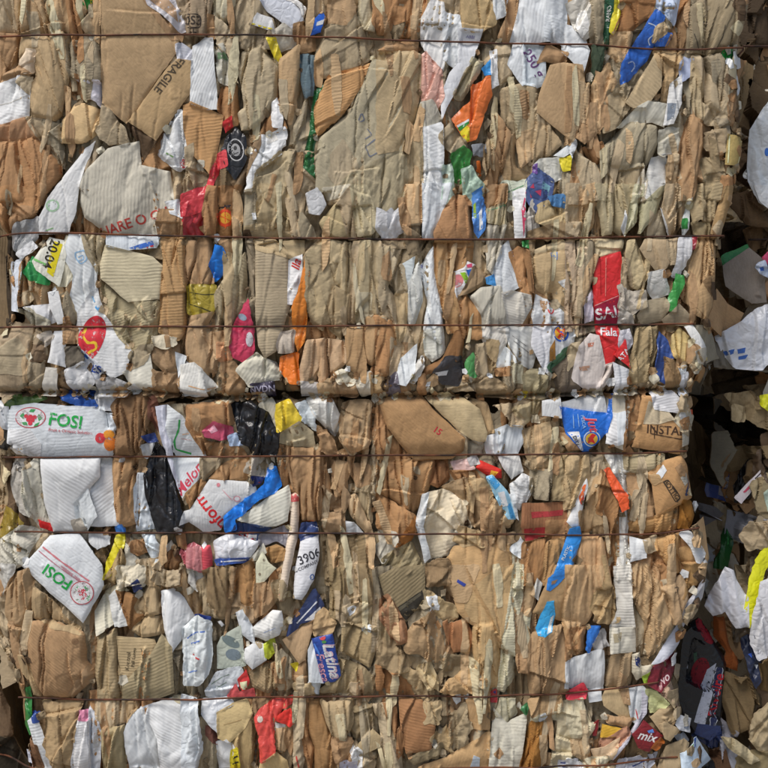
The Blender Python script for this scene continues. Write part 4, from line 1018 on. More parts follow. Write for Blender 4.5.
DATA += '''
# 0 380 L
p #4f6a34 -5,102 60,58 120,48 182,70 100,97 20,107 ; amp=3 @green_wrapper|olive green wrapper in the seam between the two front bales|wrapper
p #1f4fa0 223,60 260,42 367,43 372,102 300,102 238,77 ; amp=4 @blue_plastic|shiny blue plastic in the seam above the first white lettered sheet|plastic bag
+p X 310,45 365,48 368,72 330,78
p #c3c4c6 358,40 452,18 442,122 388,112 ; amp=6
w #b9bbbd -14,100 27,103 27,202 -14,192
b #2c2a26 -14,188 32,198 42,242 20,272 -14,262
w #c9c5bd 38,262 70,233 117,255 132,292 60,282 ; @fruit_label|scrap with red and yellow fruit print at the left edge of the lower bale|label
+p #2f3a3c 42,258 75,240 72,265
+o #c04a3c 95,255 16,14 0
+o #c89a3a 78,268 12,9 0
w #cfd2d6 398,125 457,133 452,192 408,192
f W 23,132 40,100 130,88 260,100 402,104 412,182 440,195 446,262 424,297 150,295 80,252 30,240 ; m=paper amp=2.2 bulge=4 a=4 @lettered_sheet|white carton sheet with green FOSI lettering and fruit, in upright position|carton
+o #b9525a 120,144 60,40 0
+o #d8dadd 120,144 56,36 0
+p #3f9a58 78,138 92,124 100,136 92,150
+p #3f9a58 122,112 140,112 132,124 114,122
+p #3f9a58 152,130 168,146 154,158 148,140
+p #3f9a58 88,162 106,160 112,172 96,172
+p #3f9a58 140,168 158,160 150,176 134,178
+o #c83848 105,138 9,8 0
+o #c83848 121,140 9,8 0
+o #c83848 137,142 9,8 0
+o #c83848 113,152 9,8 0
+o #c83848 129,154 9,8 0
+o #c83848 121,166 9,8 0
+t #1fa045 66 -7 255,158 FOSI
+t #b86a70 17 -5 275,197 Fruit e Organic Solution
+o #c83840 388,222 19,20 0
+o #e09030 420,208 21,17 0
+o #dd7a30 424,245 22,28 0
w #d2d5d8 28,190 118,188 162,245 152,297 118,297 28,240 ; amp=3
b #8a6440 428,102 460,53 500,43 562,58 577,132 552,222 522,292 433,292 438,232 453,182 438,132 ; bulge=7 sx=14 amp=5
c #8d5a48 568,60 597,48 602,122 627,192 608,202 573,142
b D -14,290 42,298 42,402 92,522 102,562 -14,642 ; z=-4
p #8a742a -14,482 40,498 92,552 0,642 -14,602 ; z=-2
p #a9a59d 28,402 50,298 92,308 82,442 112,532 70,502 ; amp=4 @plastic_wrap|grey plastic wrap with dark letters at the left edge of the lower bale|plastic wrap
+t #55524e 26 -55 62,335 STO
b #c8c4b4 78,442 90,348 130,298 162,308 167,462 197,562 150,582 98,502 ; m=pribbed a=75
+l #7a7a78 4 128,340 140,345
w R 138,540 212,563 207,584 148,567
w W 383,298 432,303 447,462 452,562 330,562 298,472 345,412 ; m=pribbed a=36 amp=2.5
w W 333,590 417,593 417,632 370,652 338,622
f W 158,303 387,298 382,372 345,415 290,482 300,542 330,562 315,587 200,584 170,462 ; m=pribbed a=-33 amp=2 bulge=4 tuck=2 @white_carton|large blank white ribbed carton sheet below the upright lettered sheet|carton
w #d4d8de 288,472 340,418 372,522 330,582 298,547 ; amp=3
c #b8b0a2 270,535 310,530 335,575 325,640 290,600 ; m=paper
b #a77d52 428,298 522,298 527,372 512,452 517,552 480,562 453,542 433,402 ; a=85 sx=12
v C -14,622 80,558 152,588 110,652 92,712 0,745 -14,742 ; m=ribbed a=38 g=-50
f W 85,715 190,600 300,588 352,650 392,712 398,790 320,932 ; m=paper a=-38 amp=1.8 bulge=4 z=1 @lettered_sheet|white carton sheet with green FOSI lettering upside down|carton
+p #c8c47a 120,640 185,592 170,625 118,665
+l #c87a80 7 165,640 345,770
+l #b87a84 4 150,655 340,795
+t #1fa045 62 145 225,752 FOSI
+t #b8707a 17 142 285,748 Organic Solution
+o #b9525a 318,815 46,46 0
+o #d8dadd 318,815 42,42 0
+p #3f9a58 290,800 300,785 310,790 300,808
+p #3f9a58 330,785 345,800 338,812 326,796
+p #3f9a58 296,840 310,838 312,850 300,850
+p #3f9a58 335,835 348,822 350,838 340,848
+o #c83848 310,805 9,9 0
+o #c83848 324,808 9,9 0
+o #c83848 316,820 9,9 0
+o #c83848 330,824 9,9 0
+o #c83848 320,834 9,9 0
p #e0cc28 413,692 440,600 472,588 472,642 440,702 420,752 398,768 ; amp=3.5 z=1 @yellow_wrapper|yellow plastic wrapper with dark print beside the upside-down lettered sheet|wrapper
+l #6a5a1a 4 430,720 458,650
+l #2a2a20 6 410,755 440,700
p #3f7fd0 438,570 472,553 477,587 443,590
w W 513,412 530,358 557,353 562,482 592,572 523,582 513,502 ; a=80
+l #9a9aa0 4 530,360 520,500
w W 543,252 600,233 607,250 560,302 548,297
p #2f4480 543,215 592,203 607,237 568,242
w #ccccd6 598,100 642,93 647,192 682,422 658,332 628,252
p X 553,372 570,308 600,238 627,270 652,350 692,482 707,562 640,587 600,582 563,472 ; amp=4.5 sx=12 sy=14 z=1 @black_bag|long glossy black plastic bag hanging across the wire beside white paper|plastic bag
w W 648,98 700,138 772,250 790,300 670,293 663,252 640,182 ; amp=2 @printed_sheet|white leaf-shaped sheet edged with a green line|paper
+l #3aa050 8 692,152 688,190 668,235 672,268 730,285
+l #d8a890 6 700,210 725,205
+l #c8a8a8 4 695,225 735,232
w W 666,298 790,300 785,350 700,462 690,432 ; amp=2 @printed_sheet|white sheet with red script lettering below the leaf-shaped one|paper
+t #c8485a 58 52 728,378 Melom
c C 478,622 542,702 552,790 468,790 ; m=paper
b O 503,622 552,613 562,662 530,677 503,662
c W 543,595 592,588 612,642 617,732 590,722 568,642 ; m=paper
b O 618,662 660,648 692,702 670,742 618,722
b #b0987a 518,692 622,680 622,790 560,790
c #b8626a 688,662 740,623 772,640 775,732 708,712 ; m=film
b O 668,602 702,588 707,652 678,642
c T 600,740 690,730 700,790 600,790
b #a88a5c 398,770 470,640 480,700 440,790
# 190 380 L
b #a2754a -14,98 162,78 172,172 60,202 52,292 -14,172 ; sx=22 bulge=6
b #9c6f44 55,292 48,228 70,238 202,258 222,292 ; a=30
b #a47a50 68,382 132,318 222,298 242,332 222,352 217,382 130,397 ; amp=2.5
v G 38,300 132,298 110,332 60,382 -20,480 -30,460 40,382
p #c0506c 48,197 95,156 162,183 172,217 120,232 58,217 ; amp=5 @pink_wrapper|crumpled pink and red wrapper on brown cardboard beside the black bag|wrapper
+p #e0a0b0 70,190 95,170 110,195 85,205
p #a9bcd6 148,217 180,203 218,247 153,250 ; amp=5
w M 268,80 312,68 327,90 327,192 308,172 263,97 ; m=pribbed a=70
p X 158,92 175,78 190,100 240,78 267,110 302,125 322,180 342,200 337,292 250,292 223,252 198,242 178,162 ; amp=9 sx=9 sy=12 @black_bag|crumpled black plastic bag wrinkled into a knot above the blue ribbon|plastic bag
b #a07040 -20,440 0,500 15,470 60,395 40,382
f W -40,560 -25,505 -2,498 75,383 217,390 252,410 262,442 200,477 130,532 115,577 50,587 -5,545 ; m=paper amp=1.6 bulge=3 z=1 @lettered_box|white box panel with bold red rotated lettering|box
+t #d02c30 66 130 75,505 nform
+o #cf8088 110,402 7,8 0
+l #d8a0a8 3 125,420 165,462
+o #cf98a0 182,455 14,12 0
+o W 182,455 10,8 0
p #24306a 238,370 292,373 270,402 243,407
+p #b04838 262,392 285,388 280,400
c #bdb6a8 213,352 240,298 282,298 302,332 290,372 230,357 ; m=paper
w #d2d0c2 183,537 320,440 377,408 387,452 372,542 330,562 260,562 ; m=pribbed a=25 amp=3.5 @paper_stack|cream-white crumpled paper under the blue ribbon|paper
p #1f78dc 298,340 327,333 342,380 347,407 320,432 250,472 210,512 172,532 177,572 140,582 133,520 178,480 250,430 285,400 ; amp=8 z=0.5 @blue_ribbon|twisted bright blue plastic ribbon lying across white box panels|ribbon
p #2c4474 148,602 180,548 260,560 312,570 265,592 262,622 168,624 ; amp=2.5 @printed_can|dark blue wrapper with red and white lettering under the wire|wrapper
+l #dcd8d8 16 168,603 255,603
+t #c8323c 44 0 212,602 SIC
p #d0d3d8 88,622 150,593 268,620 232,682 98,692 ; amp=4 bulge=6 @plastic_bag|white plastic bag lying under the dark blue lettered wrapper|plastic bag
p #3f5aa0 98,690 232,680 222,704 108,704
+l #d8dce4 6 120,695 215,692
p #94929a 258,602 362,558 387,592 382,642 330,622 268,642 ; amp=6
p #d6b634 328,92 380,73 432,150 420,167 333,202 328,132 ; amp=5 @yellow_wrapper|torn yellow wrapper beside the white crushed cup|wrapper
c W 403,90 440,78 482,140 492,202 448,172 ; m=paper
b #cfcfca 443,70 500,53 542,75 583,150 572,182 557,217 508,172 468,122 ; m=film amp=2 bulge=8 z=1 @foam_cup|crushed smooth white cup near the seam|cup
f #ac9878 348,202 420,158 472,200 482,262 380,252 343,242 ; amp=2 a=20
b K 343,245 387,255 392,380 402,432 373,332
b #a67c52 388,260 512,263 522,352 542,402 552,452 562,512 480,542 428,542 408,452 388,332 ; bulge=6 sx=18
+l #c86a3a 7 428,546 474,542
c K 488,170 542,218 562,280 602,287 498,272
c #9f7d58 578,90 692,78 692,252 620,282 578,232 ; sx=14 sy=18
b #b98b5c 598,223 672,258 665,278 618,277 588,240
b K 543,308 612,318 602,422 560,462 548,402
b K 598,318 692,328 692,422 638,412
b #a08968 638,422 692,400 697,562 648,482 ; m=ribbed a=80
b L 588,450 637,438 692,572 680,592 618,522 ; bulge=7
w W 588,540 630,550 667,592 588,592
c K 498,520 592,498 592,587 518,587
c #8a6a4a 510,400 550,450 590,440 590,510 550,500
b #9a7048 698,60 742,48 800,100 790,272 718,282 698,202 ; a=85
t #d3c5b4 388,442 402,436 418,445 416,500 414,590 395,680 378,770 362,845 345,845 345,800 362,680 384,560 ; amp=1.5 @cardboard_tube|long white paper tube with pink ends leaning across the wire|tube
+p #c85a5a 388,440 404,436 419,445 417,468 388,468
+p #c85a58 344,812 368,812 364,845 346,845
f #d2d4da 430,600 468,562 490,570 495,680 474,770 430,842 398,838 405,720 ; m=paper amp=1.5 bulge=4 @printed_sheet|white curved sheet with black number 4 3906 beside the paper tube|paper
+t #3a3a40 46 24 442,685 4 3906
+t #5a5a60 17 24 438,718 THE COMPANY
+o #3f62a0 470,755 9,12 0
+o #d2d4da 470,755 5,8 0
p #33426e 428,552 482,548 492,592 423,617 418,592 ; amp=3
p #2f3d68 368,985 385,935 400,920 480,800 512,865 490,920 420,935 395,990 ; amp=3 @navy_strip|dark navy strip with white border below the numbered sheet|strip
+l #cfd2d8 6 410,935 488,850
+p #d8dae0 440,925 500,870 505,905 470,922
t #c8505c 36,642 76,635 87,690 82,742 43,737 ; @pink_tube|short pink-red plastic roll below the lettered white box|plastic roll
p #b8787a -14,642 42,640 47,732 -14,722 ; amp=6
b #a2753f 283,652 330,633 367,650 362,692 310,702 ; m=ribbed a=10
w C 228,692 282,630 292,662 253,692
f #d2c8b0 253,702 280,660 302,700 332,722 270,790 253,790 ; m=paper amp=1.5 @paper_tag|cream paper tag with two holes near the paper tube|tag
+o #8a7a66 285,690 5,6 0
+o #8a7a66 268,745 5,6 0
b #a17340 178,722 242,683 258,860 238,885 175,850 ; a=80
b K 45,735 110,705 130,760 60,790
b #8a7456 498,590 692,590 692,702 640,770 518,770 508,682 ; amp=5
b #7f6848 558,602 660,600 692,702 618,722 548,682 ; m=ribbed a=20
b #a08a68 698,590 775,588 785,702 718,692
v #907654 520,700 640,700 620,790 520,790
b #8f7450 640,720 700,690 720,790 640,790
# 380 380 L
p #c8b43a 510,45 570,48 560,66 515,62
b #9f7145 -14,100 32,178 112,282 122,312 -14,302 ; bulge=6
f #a77a4a -5,80 60,53 162,58 202,110 327,225 322,272 280,302 130,307 98,272 28,182 ; a=-38 m=card bulge=6 tuck=4 amp=2 @stamped_cardboard|large brown cardboard sheet stamped with a red number 15|cardboard
+t #b8323a 34 -35 220,195 15
b #ae8a5e 338,60 412,88 442,202 413,212 378,122
f #b79f78 173,65 240,48 322,68 382,110 412,202 407,232 380,247 300,192 238,132 ; amp=1.6 bulge=4 z=1
c T 428,100 540,78 632,68 592,142 550,177 500,172 468,122
b #a8916c 500,110 640,68 600,140 560,170
w W 403,247 413,215 440,208 467,240 462,287 413,282 ; amp=2.5 @paper_ball|crumpled white paper lump beside the folded white strip|paper
w W 443,190 490,173 547,178 555,230 532,282 468,282 ; amp=3 m=pribbed a=80 @paper_strip|crumpled folded white paper strip zigzagging across the wire|paper
w #d3d4d2 453,295 537,290 552,352 508,382 478,342 ; amp=3
c W 498,402 545,358 587,380 582,432 540,502 508,482 ; m=paper
w W 488,440 515,438 532,542 513,522
c #9a8a78 340,240 400,240 400,290 345,290
b #a88c68 548,190 692,150 697,242 640,302 598,342 558,262
b #a18562 558,265 680,240 722,270 672,347 578,342 ; sx=14
v G 578,345 672,350 652,462 598,457 578,422
v #98825f 668,290 772,280 785,402 720,462 658,462 673,352 ; m=ribbed a=88
c K 690,180 760,200 780,270 720,275
f W 623,80 692,68 697,147 623,137 ; m=paper z=1 @white_box|small blank white box corner beside the blue packet|box
b #a0764a -14,310 217,310 192,402 165,462 130,522 60,472 -14,432 ; bulge=7 sx=26
b #9c6f42 -14,430 60,478 132,522 152,572 60,642 -14,562
b #a56c3c 188,402 213,310 262,310 267,382 228,417
p #c49a98 268,315 342,303 367,340 288,352 ; amp=5
b O 263,350 372,348 402,392 298,397
t #c8342c 368,337 385,308 467,345 467,377 430,377 ; @red_bottle|small red plastic bottle with yellow print under the wire|bottle
+p #e0a030 425,345 455,352 440,368 420,362
p #a9a5a2 338,302 370,288 382,320 348,327
c #a0805c 238,422 320,378 402,368 432,422 462,492 522,542 502,572 420,572 380,582 338,552 308,462 ; sx=16 sy=20 torn=1.6
c #b0936c 330,402 400,378 432,442 412,472 350,452 ; torn=1.6
c #a98a64 380,470 450,480 510,545 430,565 390,530 ; torn=1.6
t #9cc4dc 403,370 430,363 492,430 522,537 490,532 458,482 ; bulge=1 @pale_tube|pale blue and white squeeze tube lying on torn brown cardboard|tube
+p #4a9ad0 408,372 430,366 460,400 440,420 425,400
+p #4a9ad0 488,480 500,470 520,532 500,530
+p #e0e2e0 450,430 475,425 490,480 468,485
c M 178,432 240,418 312,460 352,562 320,622 240,692 188,692 158,562 ; m=pribbed a=20 sx=20 sy=26 @cream_board|large torn cream-white board with ragged edges under brown layers|board
w W 138,552 165,440 187,430 165,562 192,682 175,702
c C -5,580 62,588 62,642 10,702 -14,662
b #a06a38 58,642 140,518 132,602 90,662
v #95815f 10,682 122,618 172,742 120,790 -5,790 ; m=ribbed a=45 g=30
f #b38a58 288,642 380,628 502,628 512,790 600,1060 520,1060 400,990 300,890 270,790 263,682 ; amp=3 bulge=6 tuck=4 en=1.5
c L 398,602 522,588 532,632 408,634 ; torn=1.4
c #b0946c 300,570 400,580 400,630 320,640 280,620 ; torn=1.4
c #84694a 178,702 262,688 292,790 178,790
b #c2b69e 513,662 547,655 552,800 508,800
c W 503,652 540,598 572,672 540,682 ; m=paper
f #8f5a36 546,475 722,470 717,562 640,602 560,622 543,562 ; m=ribbed a=90 sx=10 amp=4 @striped_board|red-brown corrugated board with faded red stripes|cardboard
+p #a0383a 580,507 705,500 702,520 583,532
+p #9a3030 553,572 635,566 637,614 558,618
b #9c6c3c 546,622 642,610 652,702 610,790 548,790 ; m=ribbed a=80
b O 638,540 722,538 722,602 638,622
v #a17848 640,620 720,600 720,700 650,790 620,790
# 568 380 L
w C 148,62 232,33 237,122 217,272 148,242 153,132 ; m=pribbed a=85
w W 158,120 197,130 192,252 148,242 ; m=pribbed a=-20 @paper_strip|narrow white paper lobe beside the blue fruit packet|paper
w W 188,130 237,110 217,242 193,252 ; m=pribbed a=80
f W -28,90 60,62 140,48 150,135 60,120 -28,100 ; m=paper amp=1 tuck=2
f #1f66c4 -32,102 60,118 152,128 165,50 145,48 145,48 172,52 168,140 150,200 85,274 58,278 -5,208 ; m=film amp=1.5 bulge=3 @blue_packet|blue printed packet with red lettering and a round emblem|packet
+p #d8dadd -2,200 42,198 60,272 50,270
+o #cfd8e8 92,226 33,31 0
+o #1f66c4 92,226 29,27 0
+o #e0b040 90,226 24,22 0
+p #c83030 78,222 92,205 108,210 96,226 106,246 90,238 76,244
+t #d8b0b8 52 -76 93,168 Jut
+t #c84050 50 -76 92,169 Jut
+l #8fb4e4 3 20,130 22,185
+l #8fb4e4 3 38,130 42,180
+t #8fb4e4 18 -82 58,160 PESCA
+t #3a3a40 20 -70 30,235 DITA
v #cfcec8 143,283 232,283 237,482 232,660 242,770 183,770 207,502 195,382 ; m=film g=0 @plastic_strip|long translucent white plastic strip running down beside orange film|plastic strip
v T 78,288 147,288 122,352 100,422 73,472 73,382
c #a58c68 -5,283 82,288 77,402 30,472 -14,502
v #98693a 98,422 130,338 197,460 202,602 172,790 130,790 160,562 108,492 ; a=80
p #e0582a 138,345 160,338 207,420 232,440 232,492 205,508 193,462 158,382 ; amp=4 z=1 @orange_film|twisted orange-red plastic film hanging below the wire|plastic film
p #5ab4dc 78,490 105,473 117,517 88,507
f #d8d8d6 -5,545 20,490 48,425 72,378 77,412 58,470 42,562 15,566 ; m=paper z=1.5 amp=1 bulge=3 @tube_packet|white narrow packet with orange print standing by a tan fold|packet
+p #dd6a3a 38,440 55,400 70,400 60,440 45,470
+p #c8504a 45,470 60,440 62,455 50,480
b #ae8a60 38,502 132,490 162,572 152,602 48,592
f #b08458 8,790 50,598 132,598 167,790 140,800 ; amp=4 bulge=4
b O 228,62 282,38 292,72 265,202 235,262 213,272 ; a=85
f #b58652 248,257 285,60 332,60 302,140 290,172 410,158 442,180 447,288 ; a=-8 amp=1.5 m=card @stamped_flap|light brown cardboard flap stamped with dark slanted lettering|cardboard
+t #4a3222 46 -4 385,195 INSTALL
+l #4a3222 5 315,205 445,230
+l #4a3222 4 330,225 330,180
f #b3a188 288,168 308,80 372,108 412,152 345,167 ; amp=1.5 z=1
f #d4d4d6 313,40 402,40 462,110 420,127 330,112 ; m=pribbed a=10 z=2 @white_flap|white ribbed paper flap folded over the stamped brown flap|paper
f #bdaf98 403,157 430,113 477,118 487,150 455,207 ; amp=2 z=2
p #d05a38 478,120 512,118 517,152 488,147
c #a89c88 470,150 515,140 500,200 480,190
b #a18b68 213,292 372,285 362,342 250,357 218,342 ; m=ribbed a=0 amp=3
b K 233,360 302,363 322,402 342,532 238,552 ; a=5
f #b3834e 298,362 370,310 442,290 482,350 492,402 497,452 460,462 340,527 323,402 ; a=-35 amp=2 bulge=5 tuck=3 @stamped_box|light brown box corner with a framed stamp and blue arrow|box
+l #3f3228 5 362,390 378,380 430,450 412,470 362,390
+t #3f3228 24 -54 396,425 BOTTIGL
+l #39425f 9 472,360 470,400 455,430
+l #39425f 9 462,420 448,445 462,440
w W 338,362 365,328 372,345 350,377
c #b08a5c 300,350 345,365 360,385 330,400
b #a87a42 238,552 330,528 442,463 442,572 300,587 243,582 ; m=ribbed a=12
v #96682f 428,572 440,458 482,468 513,490 472,572 ; g=-20
w W 238,602 302,620 302,682 238,697
c T 278,612 342,598 352,652 308,662
b #b0834c 338,612 442,588 432,662 442,742 400,742 338,642 ; sx=14
v K 243,702 330,680 362,790 250,790
b #a17744 428,652 470,638 502,702 557,732 560,790 478,790 ; a=80
f #b08c62 478,572 562,543 568,702 537,717 530,662 490,592 ; amp=2.5
f W 428,592 445,573 477,585 537,670 517,712 495,702 470,642 ; m=paper amp=1.2 z=1.5 @white_leaf|curved white paper leaf projecting at the corner of the lower bale|paper
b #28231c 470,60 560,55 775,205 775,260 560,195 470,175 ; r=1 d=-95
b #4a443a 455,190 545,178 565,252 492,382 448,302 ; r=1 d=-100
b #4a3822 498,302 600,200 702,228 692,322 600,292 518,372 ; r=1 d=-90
f #8a8684 558,312 610,258 642,290 642,332 ; r=1 d=-85 m=paper
b #7a6342 600,330 640,260 770,235 775,290 700,332 620,352 ; r=1 d=-85
f #3a4a86 523,422 540,358 585,353 655,372 642,474 530,445 ; r=1 d=-84 m=film amp=.6 @blue_box|dark blue box with a grey barcode label in the gap between bales|box
+p #a09ca2 582,365 652,378 640,462 573,440
+l #55525c 3 592,380 640,390
+l #55525c 3 590,395 638,405
+l #55525c 3 588,410 634,420
p X 638,402 702,288 752,340 702,452 648,472 ; r=1 d=-62 @black_pack|black plastic pack behind a white printed strip on the recessed bale|plastic pack
f #c9c4ca 638,452 738,345 752,360 662,474 ; r=1 d=-54 m=paper amp=.8 @printed_strip|white plastic strip with red marks on the recessed lower bale|strip
+l #b84a62 10 672,432 700,402
+l #3a3a40 5 715,378 738,356
w #77777c 498,470 560,490 592,512 518,562 ; r=1 d=-88
w #8d8f96 618,502 722,520 662,622 608,592 ; r=1 d=-70
b #1f5a2c 558,725 608,560 632,620 605,725 ; r=1 d=-72 m=film amp=2 @green_bottle|dark green plastic bottle standing in the gap between bales|bottle
+l #3f9a50 4 612,580 610,630
c #a68c6c 663,602 690,543 775,538 775,642 698,652 ; r=1 d=-44
c #8a7a5e 698,402 775,348 775,532 718,512 ; r=1 d=-50
p #b9cfc0 748,432 775,408 775,532 ; r=1 d=-44
c #6d5638 548,72 640,45 680,100 620,120 ; r=1 d=-60 u=2
c #8a7352 600,55 700,40 775,110 775,190 700,160 640,110 ; r=1 d=-54
c #a08a68 640,100 690,100 680,160 640,155 ; r=1 d=-50
v #6a5436 680,20 775,18 775,100 720,80 ; r=1 d=-58 g=80
p #e0dc28 738,62 775,53 775,122 743,102 ; r=1 d=-42 @yellow_scrap|small bright yellow plastic scrap on ragged board edges of the recessed bale|plastic scrap
p #e2dc1e 668,905 695,770 720,690 772,638 785,680 738,775 715,880 690,950 ; r=1 d=-40 amp=3 @yellow_strap|long bright yellow plastic strap hanging on the recessed lower bale|plastic strap
'''
